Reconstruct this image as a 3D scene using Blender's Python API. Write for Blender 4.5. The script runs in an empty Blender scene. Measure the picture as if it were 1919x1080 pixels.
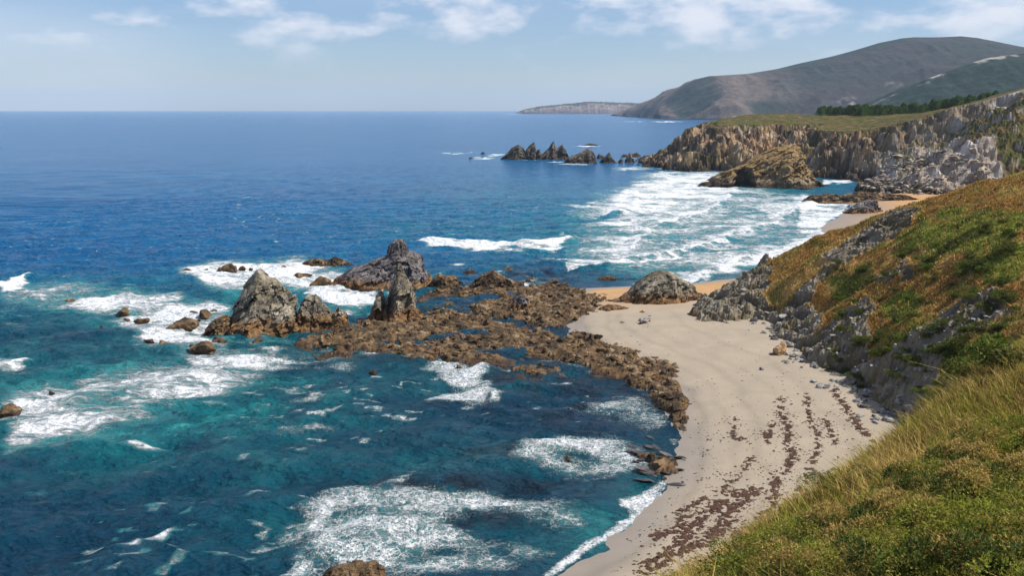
import bpy, math, random
import numpy as np
from mathutils import Vector
rng = np.random.default_rng(7)
random.seed(7)
scn = bpy.context.scene
COL = scn.collection
# ------------------------------------------------------------------ camera
H = 55.0
F = 1866.0                                   # focal length in photo pixels (1919 wide)
PITCH = math.atan(336.0 / F)
cam_d = bpy.data.cameras.new('camera'); cam_d.sensor_width = 36; cam_d.lens = 36 * F / 1919
cam_d.clip_start = 0.5; cam_d.clip_end = 200000
cam = bpy.data.objects.new('camera', cam_d); COL.objects.link(cam)
cam.location = (0, 0, H); cam.rotation_euler = (math.pi / 2 - PITCH, 0, 0)
scn.camera = cam
# ------------------------------------------------------------------ sun and sky
SUN_AZ = math.radians(97)     # clockwise from +Y (view direction) towards +X
SUN_EL = math.radians(52)
sl = bpy.data.lights.new('sun', 'SUN'); sl.energy = 5.0; sl.angle = math.radians(0.5); sl.color = (1.0, .95, .87)
so = bpy.data.objects.new('sun', sl); COL.objects.link(so)
to_sun = Vector((math.sin(SUN_AZ) * math.cos(SUN_EL), math.cos(SUN_AZ) * math.cos(SUN_EL), math.sin(SUN_EL)))
so.rotation_euler = to_sun.to_track_quat('Z', 'Y').to_euler()
so.location = (200, -50, 300)
w = bpy.data.worlds.new('World'); scn.world = w; w.use_nodes = True
nt = w.node_tree; nt.nodes.clear()
def N(tree, typ, **kw):
    n = tree.nodes.new(typ)
    for k, v in kw.items(): setattr(n, k, v)
    return n
out = N(nt, 'ShaderNodeOutputWorld')
sky = N(nt, 'ShaderNodeTexSky', sky_type='NISHITA', sun_disc=False)
sky.sun_elevation = SUN_EL; sky.sun_rotation = SUN_AZ; sky.altitude = 50
sky.air_density = 1.0; sky.dust_density = .3; sky.ozone_density = 3.0
bg = N(nt, 'ShaderNodeBackground'); bg.inputs['Strength'].default_value = .088
tint = N(nt, 'ShaderNodeMix', data_type='RGBA', blend_type='MULTIPLY'); tint.inputs[0].default_value = 1; tint.inputs[7].default_value = (.80, .86, 1.05, 1)
nt.links.new(sky.outputs[0], tint.inputs[6]); nt.links.new(tint.outputs[2], bg.inputs[0])
# cumulus and veil clouds, from noise on the sky direction
tc = N(nt, 'ShaderNodeTexCoord')
mp = N(nt, 'ShaderNodeMapping'); mp.inputs['Scale'].default_value = (12, 12, 30); mp.inputs['Location'].default_value = (3.1, 1.7, .4)
nt.links.new(tc.outputs['Generated'], mp.inputs[0])
n1 = N(nt, 'ShaderNodeTexNoise'); n1.inputs['Scale'].default_value = 1.0; n1.inputs['Detail'].default_value = 7; n1.inputs['Roughness'].default_value = .52
nt.links.new(mp.outputs[0], n1.inputs[0])
r1 = N(nt, 'ShaderNodeMapRange', interpolation_type='SMOOTHSTEP'); r1.inputs[1].default_value = .46; r1.inputs[2].default_value = .68
nt.links.new(n1.outputs[0], r1.inputs[0])
sep = N(nt, 'ShaderNodeSeparateXYZ'); nt.links.new(tc.outputs['Generated'], sep.inputs[0])
el = N(nt, 'ShaderNodeMapRange', interpolation_type='SMOOTHSTEP'); el.inputs[1].default_value = .025; el.inputs[2].default_value = .085
nt.links.new(sep.outputs[2], el.inputs[0])
mm = N(nt, 'ShaderNodeMath', operation='MULTIPLY'); nt.links.new(r1.outputs[0], mm.inputs[0]); nt.links.new(el.outputs[0], mm.inputs[1])
mp2 = N(nt, 'ShaderNodeMapping'); mp2.inputs['Scale'].default_value = (1.5, 1.5, 6); mp2.inputs['Location'].default_value = (.2, 5.3, 0)
nt.links.new(tc.outputs['Generated'], mp2.inputs[0])
n2 = N(nt, 'ShaderNodeTexNoise'); n2.inputs['Scale'].default_value = 1.0; n2.inputs['Detail'].default_value = 5
nt.links.new(mp2.outputs[0], n2.inputs[0])
r2 = N(nt, 'ShaderNodeMapRange', interpolation_type='SMOOTHSTEP'); r2.inputs[1].default_value = .45; r2.inputs[2].default_value = .8; r2.inputs[4].default_value = .6
nt.links.new(n2.outputs[0], r2.inputs[0])
mx = N(nt, 'ShaderNodeMath', operation='MAXIMUM'); nt.links.new(mm.outputs[0], mx.inputs[0]); nt.links.new(r2.outputs[0], mx.inputs[1])
mc = N(nt, 'ShaderNodeMath', operation='MULTIPLY'); mc.inputs[1].default_value = .85; nt.links.new(mx.outputs[0], mc.inputs[0])
cbg = N(nt, 'ShaderNodeBackground'); cbg.inputs[0].default_value = (.70, .71, .77, 1); cbg.inputs[1].default_value = 1.0
ms = N(nt, 'ShaderNodeMixShader'); nt.links.new(mc.outputs[0], ms.inputs[0]); nt.links.new(bg.outputs[0], ms.inputs[1]); nt.links.new(cbg.outputs[0], ms.inputs[2])
nt.links.new(ms.outputs[0], out.inputs[0])
vs = scn.view_settings; vs.view_transform = 'Standard'; vs.look = 'None'; vs.gamma = 1; vs.exposure = 0.33; vs.use_curve_mapping = False
scn.cycles.use_denoising = True
scn.cycles.max_bounces = 4; scn.cycles.volume_bounces = 1
scn.cycles.transparent_max_bounces = 8

# ------------------------------------------------------------------ pixel <-> place helpers (photo pixels, 1919 x 1080)
cp, sp = math.cos(PITCH), math.sin(PITCH)
def ray(px, py):
    a = (np.asarray(px, float) - 959.5) / F; b = -(np.asarray(py, float) - 540.0) / F
    return a, cp + b * sp, -sp + b * cp
def ground(px, py, z=0.0):
    dx, dy, dz = ray(px, py); t = (z - H) / dz
    return dx * t, dy * t
def at_y(px, py, Y):
    dx, dy, dz = ray(px, py); t = Y / dy
    return dx * t, H + dz * t
def pix(x, y, z):
    zz = z - H; d = y * cp - zz * sp; u = y * sp + zz * cp
    d = np.maximum(d, .5)
    return 959.5 + F * x / d, 540.0 - F * u / d

# ------------------------------------------------------------------ noise
def _h(ix, iy, iz, seed):
    h = (ix.astype(np.uint32) * np.uint32(374761393) + iy.astype(np.uint32) * np.uint32(668265263) + iz.astype(np.uint32) * np.uint32(2147483647) + np.uint32((seed * 974711) & 0xffffffff))
    h = (h ^ (h >> np.uint32(13))) * np.uint32(1274126177)
    h = (h ^ (h >> np.uint32(16))) * np.uint32(2246822519)
    return ((h ^ (h >> np.uint32(15))) & np.uint32(0xffffff)).astype(np.float64) / float(0xffffff)
def vnoise(x, y, z=None, seed=0):
    x = np.asarray(x, float); y = np.asarray(y, float) + 0 * x
    two = z is None
    xf = np.floor(x); yf = np.floor(y); fx = x - xf; fy = y - yf
    xi = xf.astype(np.int64); yi = yf.astype(np.int64)
    fx = fx * fx * fx * (fx * (fx * 6 - 15) + 10); fy = fy * fy * fy * (fy * (fy * 6 - 15) + 10)
    def layer(zi):
        a = _h(xi, yi, zi, seed); b = _h(xi + 1, yi, zi, seed); c = _h(xi, yi + 1, zi, seed); d = _h(xi + 1, yi + 1, zi, seed)
        return (a * (1 - fx) + b * fx) * (1 - fy) + (c * (1 - fx) + d * fx) * fy
    if two: return layer(np.zeros_like(xi))
    z = np.asarray(z, float) + 0 * x
    zf = np.floor(z); fz = z - zf; zi = zf.astype(np.int64); fz = fz * fz * fz * (fz * (fz * 6 - 15) + 10)
    return layer(zi) * (1 - fz) + layer(zi + 1) * fz
def fbm(x, y, z=None, o=4, seed=0, gain=.5, ridged=False):
    t = 0; a = 1; s = 0; f = 1
    for i in range(o):
        n = vnoise(x * f + 17.3 * i, y * f - 9.1 * i, None if z is None else z * f + 4.7 * i, seed + i)
        n = (1 - abs(2 * n - 1)) if ridged else n
        t = t + a * n; s += a; a *= gain; f *= 2.03
    return t / s * 2 - 1          # -1..1
def cell(x, y, z, seed=0):
    """random value of the nearest jittered cell: broken, blocky rock"""
    x = np.asarray(x, float); y = np.asarray(y, float) + 0 * x; z = np.asarray(z, float) + 0 * x
    xi, yi, zi = (np.floor(v).astype(np.int64) for v in (x, y, z)); d1 = np.full(x.shape, 9.); val = np.zeros(x.shape)
    for a in (-1, 0, 1):
        for b in (-1, 0, 1):
            for c in (-1, 0, 1):
                A, B, Cc = xi + a, yi + b, zi + c
                d = (A + _h(A, B, Cc, seed) - x) ** 2 + (B + _h(A, B, Cc, seed + 1) - y) ** 2 + (Cc + _h(A, B, Cc, seed + 2) - z) ** 2
                m = d < d1; d1 = np.where(m, d, d1); val = np.where(m, _h(A, B, Cc, seed + 3), val)
    return val - .5
def sstep(a, b, x):
    t = np.clip((x - a) / (b - a), 0, 1); return t * t * (3 - 2 * t)
def poly_sd(X, Y, P):
    """signed distance to polygon P, positive inside"""
    P = np.asarray(P, float); d = np.full(X.shape, 1e18); ins = np.zeros(X.shape, bool)
    n = len(P)
    for i in range(n):
        ax, ay = P[i]; bx, by = P[(i + 1) % n]
        ex, ey = bx - ax, by - ay; L = ex * ex + ey * ey + 1e-12
        t = np.clip(((X - ax) * ex + (Y - ay) * ey) / L, 0, 1)
        d = np.minimum(d, (X - ax - t * ex) ** 2 + (Y - ay - t * ey) ** 2)
        c = (ay > Y) != (by > Y)
        ins ^= c & (X < (bx - ax) * (Y - ay) / (by - ay + 1e-18) + ax)
    return np.where(ins, 1, -1) * np.sqrt(d)
def line_d(X, Y, P):
    P = np.asarray(P, float); d = np.full(X.shape, 1e18); best = np.zeros(X.shape)
    for i in range(len(P) - 1):
        ax, ay = P[i]; bx, by = P[i + 1]
        ex, ey = bx - ax, by - ay; L = ex * ex + ey * ey + 1e-12
        t = np.clip(((X - ax) * ex + (Y - ay) * ey) / L, 0, 1)
        q = (X - ax - t * ex) ** 2 + (Y - ay - t * ey) ** 2
        side = np.sign(ex * (Y - ay) - ey * (X - ax))
        best = np.where(q < d, side, best); d = np.minimum(d, q)
    return np.sqrt(d) * best
def tps(pts):
    pts = np.asarray(pts, float); n = len(pts); xy = pts[:, :2]; s = 100.0
    q = xy / s
    d = np.linalg.norm(q[:, None] - q[None], axis=2); K = np.where(d > 0, d * d * np.log(d + 1e-12), 0) + np.eye(n) * 1e-4
    P = np.hstack([np.ones((n, 1)), q]); A = np.zeros((n + 3, n + 3)); A[:n, :n] = K; A[:n, n:] = P; A[n:, :n] = P.T
    sol = np.linalg.solve(A, np.concatenate([pts[:, 2], np.zeros(3)]))
    def f(X, Y):
        X = np.asarray(X, float) / s; Y = np.asarray(Y, float) / s
        r = sol[n] + sol[n + 1] * X + sol[n + 2] * Y
        for i in range(n):
            dd = (X - q[i, 0]) ** 2 + (Y - q[i, 1]) ** 2
            r = r + sol[i] * .5 * dd * np.log(dd + 1e-12)
        return r
    return f

# ------------------------------------------------------------------ mesh and tag helpers
def mesh_np(name, V, Fq, smooth=False, attrs=None, mat=None, face_attr=None):
    V = np.asarray(V, np.float32); Fq = np.asarray(Fq, np.int32)
    me = bpy.data.meshes.new(name); k = Fq.shape[1]
    me.vertices.add(len(V)); me.vertices.foreach_set('co', V.ravel())
    me.loops.add(Fq.size); me.loops.foreach_set('vertex_index', Fq.ravel())
    me.polygons.add(len(Fq)); me.polygons.foreach_set('loop_start', np.arange(0, Fq.size, k, dtype=np.int32))
    me.polygons.foreach_set('loop_total', np.full(len(Fq), k, np.int32))
    me.polygons.foreach_set('use_smooth', np.full(len(Fq), smooth, bool))
    if attrs:
        for nm, arr in attrs.items():
            arr = np.asarray(arr, np.float32)
            if arr.ndim == 1:
                a = me.attributes.new(nm, 'FLOAT', 'POINT'); a.data.foreach_set('value', arr)
            else:
                a = me.attributes.new(nm, 'FLOAT_COLOR', 'POINT')
                a.data.foreach_set('color', np.hstack([arr[:, :3], np.ones((len(arr), 1), np.float32)]).astype(np.float32).ravel())
    me.update(calc_edges=True)
    if mat: me.materials.append(mat)
    return me
def grid_faces(nu, nv):
    i = np.arange(nu * nv).reshape(nv, nu)
    return np.stack([i[:-1, :-1], i[:-1, 1:], i[1:, 1:], i[1:, :-1]], -1).reshape(-1, 4)
def link(name, me, label=None, cat=None, group=None, kind=None, parent=None):
    o = bpy.data.objects.new(name, me); COL.objects.link(o)
    if label: o['label'] = label
    if cat: o['category'] = cat
    if group: o['group'] = group
    if kind: o['kind'] = kind
    if parent: o.parent = parent
    return o

# ------------------------------------------------------------------ materials
def base_mat(name, rough=.9, spec=.25):
    m = bpy.data.materials.new(name); m.use_nodes = True; t = m.node_tree
    b = t.nodes['Principled BSDF']; b.inputs['Roughness'].default_value = rough; b.inputs['Specular IOR Level'].default_value = spec
    return m, t, b
def ramp(t, fac, stops):
    r = t.nodes.new('ShaderNodeValToRGB'); e = r.color_ramp.elements
    while len(e) < len(stops): e.new(.5)
    for q, (p, c) in zip(e, stops): q.position = p; q.color = (*c, 1)
    t.links.new(fac, r.inputs[0]); return r.outputs[0]
def noise_n(t, vec, scale, detail=5, rough=.55, dist=0):
    n = t.nodes.new('ShaderNodeTexNoise'); n.inputs['Scale'].default_value = scale; n.inputs['Detail'].default_value = detail
    n.inputs['Roughness'].default_value = rough; n.inputs['Distortion'].default_value = dist
    if vec is not None: t.links.new(vec, n.inputs[0])
    return n.outputs[0]
def mix_c(t, fac, a, b, mode='MIX'):
    m = t.nodes.new('ShaderNodeMix'); m.data_type = 'RGBA'; m.blend_type = mode
    for s, v in ((0, fac), (6, a), (7, b)):
        if isinstance(v, (int, float)): m.inputs[s].default_value = v
        elif isinstance(v, tuple): m.inputs[s].default_value = (*v, 1)
        else: t.links.new(v, m.inputs[s])
    return m.outputs[2]
def mrange(t, v, a, b, c=0, d=1, smooth=True):
    m = t.nodes.new('ShaderNodeMapRange'); m.interpolation_type = 'SMOOTHSTEP' if smooth else 'LINEAR'
    t.links.new(v, m.inputs[0])
    for i, q in zip((1, 2, 3, 4), (a, b, c, d)): m.inputs[i].default_value = q
    return m.outputs[0]
def math_n(t, op, a, b):
    m = t.nodes.new('ShaderNodeMath'); m.operation = op
    for i, v in enumerate((a, b)):
        if isinstance(v, (int, float)): m.inputs[i].default_value = v
        else: t.links.new(v, m.inputs[i])
    return m.outputs[0]
def bump_n(t, b, height, strength, dist):
    n = t.nodes.new('ShaderNodeBump'); n.inputs['Strength'].default_value = strength; n.inputs['Distance'].default_value = dist
    t.links.new(height, n.inputs['Height']); t.links.new(n.outputs[0], b.inputs['Normal'])
def world_pos(t):
    g = t.nodes.new('ShaderNodeNewGeometry'); return g.outputs['Position']
def mapping(t, vec, scale=(1, 1, 1), rot=(0, 0, 0)):
    m = t.nodes.new('ShaderNodeMapping'); m.inputs['Scale'].default_value = scale; m.inputs['Rotation'].default_value = rot
    t.links.new(vec, m.inputs[0]); return m.outputs[0]

def rock_mat(name, greys, scale=.25, tide=(1.6, 3.6), brown=(.155, .088, .038), lichen=.35, bump=.6, bd=.5, turf=(.16, .15, .035), tn=(.35, .8), th_=(.5, .62)):
    m, t, b = base_mat(name, .88, .2)
    p = world_pos(t)
    st = mapping(t, p, (1, 1, .45), (.5, .45, .3))
    a = noise_n(t, st, scale, 9, .65, .4)
    c = ramp(t, a, [(.30, tuple(v * .35 for v in greys[0])), (.44, greys[0]), (.56, greys[1]), (.70, greys[2])])
    fine = noise_n(t, p, scale * 9, 4, .7)
    c = mix_c(t, .75, c, ramp(t, fine, [(.3, (.45, .45, .45)), (.65, (1.25, 1.22, 1.15))]), 'MULTIPLY')
    # yellow-green lichen and turf on upward ledges
    g = t.nodes.new('ShaderNodeNewGeometry'); sx = t.nodes.new('ShaderNodeSeparateXYZ'); t.links.new(g.outputs['Normal'], sx.inputs[0])
    ln = noise_n(t, p, scale * 2.2, 5, .6)
    lf = math_n(t, 'MULTIPLY', mrange(t, sx.outputs[2], *tn), mrange(t, ln, *th_, 0, lichen))
    sz = t.nodes.new('ShaderNodeSeparateXYZ'); t.links.new(p, sz.inputs[0])
    hi = mrange(t, sz.outputs[2], tide[1], tide[1] + 4)
    lf = math_n(t, 'MULTIPLY', lf, hi)
    c = mix_c(t, lf, c, turf)
    # brown weed and barnacle belt below high water, wet and dark at the waterline
    wob = math_n(t, 'ADD', sz.outputs[2], math_n(t, 'MULTIPLY', math_n(t, 'SUBTRACT', noise_n(t, p, .35, 4), .5), 3.2))
    tf = mrange(t, wob, tide[0], tide[1], 1, 0)
    bc = ramp(t, noise_n(t, p, scale * 3, 7, .65), [(.3, tuple(v * .25 for v in brown)), (.48, brown), (.7, tuple(min(1, v * 2.0) for v in brown))])
    c = mix_c(t, tf, c, bc)
    wet = mrange(t, sz.outputs[2], .15, .75, 1, 0)
    c = mix_c(t, wet, c, mix_c(t, .72, c, (.012, .010, .008)))
    t.links.new(c, b.inputs['Base Color'])
    t.links.new(mrange(t, wet, 0, 1, .88, .35), b.inputs['Roughness'])
    hgt = math_n(t, 'ADD', a, math_n(t, 'MULTIPLY', fine, .3))
    bump_n(t, b, hgt, bump, bd)
    return m
GREY = [(.125, .11, .088), (.27, .235, .18), (.45, .40, .315)]
DARK = [(.095, .085, .09), (.17, .155, .16), (.28, .26, .25)]
TAN = [(.20, .145, .095), (.36, .27, .18), (.50, .41, .30)]
BROWN = [(.05, .036, .022), (.155, .10, .052), (.37, .28, .175)]
PALE = [(.17, .168, .16), (.32, .315, .30), (.50, .49, .465)]
M_grey = rock_mat('grey_stack_rock', GREY, .25, (2.2, 5.0), lichen=.6, bump=.8, bd=.7)
M_dark = rock_mat('dark_slate_rock', DARK, .3)
M_tan = rock_mat('tan_cliff_rock', TAN, .12, (3, 7), (.06, .04, .022), .5, .7, 1.2)
M_arch = rock_mat('cave_rock', [(.13, .095, .06), (.27, .20, .13), (.42, .33, .22)], .14, (2, 5), (.06, .04, .022), .9, .7, 1.0, (.27, .17, .065), (.25, .55), (.28, .42))
M_far = rock_mat('dark_islet_rock', [(.07, .06, .05), (.15, .125, .095), (.26, .22, .17)], .12, (2, 5), (.04, .026, .016), .1, .7, 1.0)
M_brown = rock_mat('brown_weedy_rock', BROWN, .30, (.1, .9), (.13, .072, .028), 0, .9, .4)
M_slip = rock_mat('landslip_stone', [(.20, .16, .125), (.36, .31, .255), (.50, .45, .40)], .4, (-3, -2), lichen=0, bump=.4, bd=.3)
M_pale = rock_mat('pale_beach_stone', PALE, .8, (-3, -2), lichen=0, bump=.4, bd=.1)

def attr_mat(name, scale, bump, bd, rough=.95, var=.6, spec=.1, detail=6):
    """colour from the mesh's own 'Col' attribute, broken up by noise"""
    m, t, b = base_mat(name, rough, spec)
    a = t.nodes.new('ShaderNodeAttribute'); a.attribute_name = 'Col'
    p = world_pos(t)
    n = noise_n(t, p, scale, detail, .68)
    c = mix_c(t, var, a.outputs['Color'], ramp(t, n, [(.28, (.35, .35, .35)), (.5, (.95, .95, .95)), (.72, (1.6, 1.55, 1.45))]), 'MULTIPLY')
    t.links.new(c, b.inputs['Base Color'])
    bump_n(t, b, n, bump, bd)
    return m
M_hill = attr_mat('hillside_ground', .9, .8, .5)
M_head = attr_mat('headland_ground', .22, .8, 2.0)
M_mount = attr_mat('mountain_ground', .012, .8, 30, var=.5)
M_leaf = attr_mat('foliage', 3.0, .0, .1, .8, .3, .2, 2)
t = M_leaf.node_tree; pb = t.nodes['Principled BSDF']; tr = t.nodes.new('ShaderNodeBsdfTranslucent'); mxs = t.nodes.new('ShaderNodeMixShader'); mxs.inputs[0].default_value = .38
t.links.new(pb.inputs['Base Color'].links[0].from_socket, tr.inputs[0]); t.links.new(pb.outputs[0], mxs.inputs[1]); t.links.new(tr.outputs[0], mxs.inputs[2]); t.links.new(mxs.outputs[0], t.nodes['Material Output'].inputs[0])
M_sand, t, b = base_mat('sand', .95, .12)
a = t.nodes.new('ShaderNodeAttribute'); a.attribute_name = 'Col'
p = world_pos(t)
sn = noise_n(t, p, .12, 6, .6, .6); sf = noise_n(t, p, 5, 3)
c = mix_c(t, .55, a.outputs['Color'], ramp(t, sn, [(.3, (.80, .80, .80)), (.7, (1.15, 1.12, 1.1))]), 'MULTIPLY')
c = mix_c(t, .4, c, ramp(t, sf, [(.3, (.82, .82, .82)), (.7, (1.12, 1.12, 1.12))]), 'MULTIPLY')
t.links.new(c, b.inputs['Base Color']); wa = t.nodes.new('ShaderNodeAttribute'); wa.attribute_name = 'wet'
t.links.new(mrange(t, wa.outputs['Fac'], 0, 1, .95, .38), b.inputs['Roughness'])
bump_n(t, b, math_n(t, 'ADD', sn, math_n(t, 'MULTIPLY', sf, .1)), .35, .4)

# ------------------------------------------------------------------ coast outlines (places found from the photograph)
def G(pts, z=0.0):
    return [tuple(float(v) for v in ground(px, py, z)) for px, py in pts]
WATERLINE = G([(1000, 1105), (1040, 1072), (1110, 1030), (1165, 995), (1205, 962), (1240, 920), (1258, 885), (1262, 850), (1258, 810), (1255, 775), (1240, 735),
    (1205, 702), (1140, 672), (1085, 645), (1062, 622), (1060, 590), (1060, 556), (1085, 541), (1190, 536), (1300, 531), (1375, 521), (1440, 500), (1500, 478), (1545, 456), (1535, 425), (1570, 405), (1592, 388), (1560, 372), (1600, 362)])
LAND = WATERLINE + [(330, 690), (420, 600), (420, 20), (-60, 20), (-20, 80)]

# ------------------------------------------------------------------ beach
def axis(segs):
    o = []
    for a, b_, d in segs: o.append(np.arange(a, b_, d))
    return np.concatenate(o + [[segs[-1][1]]])
bx = axis([(-30, 130, .8), (130, 300, 1.6)]); by = axis([(60, 300, .9), (300, 640, 1.8)])
X, Y = np.meshgrid(bx, by); sd = poly_sd(X, Y, LAND) + 1.3 * fbm(X / 14, Y / 14, o=3, seed=3)
Z = np.where(sd > 0, 2.6 * (1 - np.exp(-sd / 34)), sd * .08) + .10 * fbm(X / 9, Y / 9, o=4, seed=5) * np.clip(sd / 10, 0, 1) + .02
pale = np.array([.325, .274, .208]); wetc = np.array([.25, .215, .175]); gold = np.array([.42, .25, .115])
wet = 1 - sstep(1.0, 9, sd + 2.0 * fbm(X / 20, Y / 8, seed=8))
wet = np.maximum(wet, (1 - sstep(8, 34, sd)) * .8 * (Y > 330))
far = sstep(258, 300, Y)
dry = pale * (1 - far[..., None]) + gold * far[..., None]
greyish = sstep(.05, .6, fbm(X / 25, Y / 40, o=3, seed=11))[..., None] * .45 * (1 - far[..., None])
dry = dry * (1 - greyish) + np.array([.33, .29, .24]) * greyish
C = dry * (1 - wet[..., None]) + wetc * wet[..., None]
for lv, st_ in ((5, .16), (9.5, .10), (14, .13), (21, .08), (29, .10)):       # faint old tide lines
    C = C * (1 - st_ * np.exp(-((sd - lv + 2.5 * fbm(X / 11, Y / 16, o=3, seed=int(lv) + 400)) / .8) ** 2) * (Y < 262))[..., None]
me = mesh_np('beach', np.stack([X, Y, Z], -1).reshape(-1, 3), grid_faces(len(bx), len(by)), True, {'Col': C.reshape(-1, 3), 'wet': wet.ravel()}, M_sand)
link('beach', me, kind='structure')
BEACH = (bx, by, Z)
def beach_z(x, y):
    i = np.clip(np.searchsorted(bx, x), 0, len(bx) - 1); j = np.clip(np.searchsorted(by, y), 0, len(by) - 1)
    return Z_b[j, i]
Z_b = Z

# ------------------------------------------------------------------ sea
AWASH = [(353, 507, 12), (386, 508, 11), (411, 507, 14), (430, 509, 36), (455, 505, 14), (470, 506, 9), (568, 523, 34), (546, 520, 9), (528, 507, 18), (596, 537, 40), (617, 535, 15), (228, 595, 38), (236, 603, 16), (264, 607, 28), (335, 618, 48), (352, 620, 20), (362, 588, 14), (385, 598, 34), (399, 586, 14), (372, 602, 12),
                   (277, 642, 20), (305, 652, 30), (322, 650, 14), (381, 661, 54), (412, 645, 32), (127, 570, 24), (116, 569, 10), (514, 658, 24), (482, 641, 20), (20, 775, 40), (4, 778, 22), (34, 769, 16), (96, 738, 12), (951, 510, 20), (1000, 528, 16), (1038, 531, 20), (1020, 540, 30), (700, 700, 16), (860, 690, 14), (935, 657, 20), (190, 612, 9), (330, 607, 14), (540, 663, 14), (1065, 863, 18), (1245, 900, 14)]        # rocks awash: (px, base py, width px)
sx = axis([(-26000, -3000, 2300), (-3000, -700, 150), (-700, -240, 14), (-240, 330, .95), (330, 760, 10), (760, 3000, 160), (3000, 26000, 2300)])
ys = [40.0]
while ys[-1] < 26000: ys.append(ys[-1] + max(.62, min(.0032 * ys[-1], 1.9) if ys[-1] < 620 else .012 * ys[-1]))
sy = np.array([-3000, -800, -200, 0] + ys)
X, Y = np.meshgrid(sx, sy)
near = np.clip(1 - (Y - 250) / 900, .0, 1) * (Y > 0)
wx = X + 14 * fbm(X / 60, Y / 60, o=2, seed=21)
Zs = near * (.28 * np.sin((wx * .8 - Y * .55) / 3.4) + .22 * np.sin((wx * .95 - Y * .2) / 5.7 + 1) + .75 * fbm(X / 7, Y / 4.5, o=4, seed=22) + .5 * fbm((X - .6 * Y) / 9, (Y + .6 * X) / 3.2, o=3, seed=23, ridged=True))
Zs += near * .42 * np.sin((Y * .93 - X * .38) / 2.7 + 2.2 * fbm(X / 30, Y / 30, o=2, seed=24)) * (.5 + .7 * vnoise(X / 35, Y / 25, seed=25))
PX, PY = pix(X, Y, 0 * X)
vis = (Y > 50)
wpx = PX + 26 * fbm(X / 12, Y / 12, o=4, seed=31) * np.clip((PY - 200) / 300, .15, 1.4)
wpy = PY + 11 * fbm(X / 12 + 50, Y / 12, o=4, seed=33) * np.clip((PY - 200) / 300, .15, 1.4)
lacew = sstep(250, 200, Y) * sstep(430, 560, PX); opn = sstep(255, 420, Y - .25 * X)
foam = np.zeros(X.shape); turq = np.zeros(X.shape); kelp = np.zeros(X.shape)
def area(arr, P, soft, val):
    s = poly_sd(wpx, wpy, P); np.maximum(arr, val * sstep(-soft, soft, s) * vis, out=arr)
def blob(arr, cx, cy, rx, ry, val, ang=0):
    ca, sa = math.cos(ang), math.sin(ang); dx, dy = wpx - cx, wpy - cy
    u = (dx * ca + dy * sa) / rx; v = (-dx * sa + dy * ca) / ry
    np.maximum(arr, val * np.exp(-(u * u + v * v) * 1.2) * vis, out=arr)
# turquoise shallows and churned, milky water
for a_ in [(1150, 440, 330, 75, .8), (1350, 420, 260, 70, 1), (900, 430, 300, 50, .5), (1300, 500, 220, 40, 1), (250, 760, 420, 120, 1), (180, 570, 230, 50, .8), (550, 580, 260, 90, .9), (620, 880, 330, 60, .35),
           (330, 840, 300, 50, .5), (800, 700, 300, 50, .4), (980, 850, 250, 40, .4), (1130, 1010, 180, 60, .75), (1190, 940, 90, 60, .7), (700, 1000, 320, 80, .4), (1000, 380, 260, 50, .45), (1450, 350, 200, 30, .9)]: blob(turq, *a_)
# dark weed beds under the water by the reef
for a_ in [(1000, 700, 170, 50, .9), (1130, 730, 120, 50, .8), (820, 915, 170, 26, .9), (1010, 905, 160, 22, .7), (900, 985, 120, 22, .8), (880, 650, 190, 22, .8), (1060, 790, 110, 30, .6), (960, 850, 120, 22, .7), (850, 590, 130, 30, .8),
           (1010, 520, 110, 18, .9), (480, 655, 90, 12, .6), (720, 670, 150, 18, .5), (900, 760, 90, 20, .5), (1180, 860, 60, 20, .5)]: blob(kelp, *a_)
# white water round the stacks
area(foam, [(330, 505), (380, 488), (560, 486), (640, 500), (700, 545), (700, 575), (590, 545), (480, 540), (400, 545)], 16, .9)
area(foam, [(560, 545), (600, 530), (700, 545), (705, 578), (640, 582)], 8, 1.0)
area(foam, [(180, 600), (240, 565), (330, 560), (420, 555), (440, 600), (400, 640), (420, 660), (330, 660), (260, 640)], 22, .84)
area(foam, [(100, 575), (170, 555), (300, 545), (335, 560), (325, 580), (180, 590)], 10, .82)
area(foam, [(330, 655), (420, 655), (560, 660), (700, 665), (640, 690), (480, 700), (380, 700)], 18, .78)
area(foam, [(0, 720), (180, 690), (420, 670), (520, 700), (440, 740), (330, 780), (130, 830), (0, 850)], 34, .74)
area(foam, [(0, 770), (120, 760), (250, 770), (130, 815), (0, 840)], 24, .76)
area(foam, [(0, 530), (150, 515), (260, 545), (140, 580), (0, 590)], 22, .62)
area(foam, [(-20, 545), (30, 522), (58, 522), (40, 545), (0, 555)], 5, 1.0)
area(foam, [(0, 672), (40, 672), (60, 690), (30, 700), (0, 702)], 9, .75)
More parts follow.
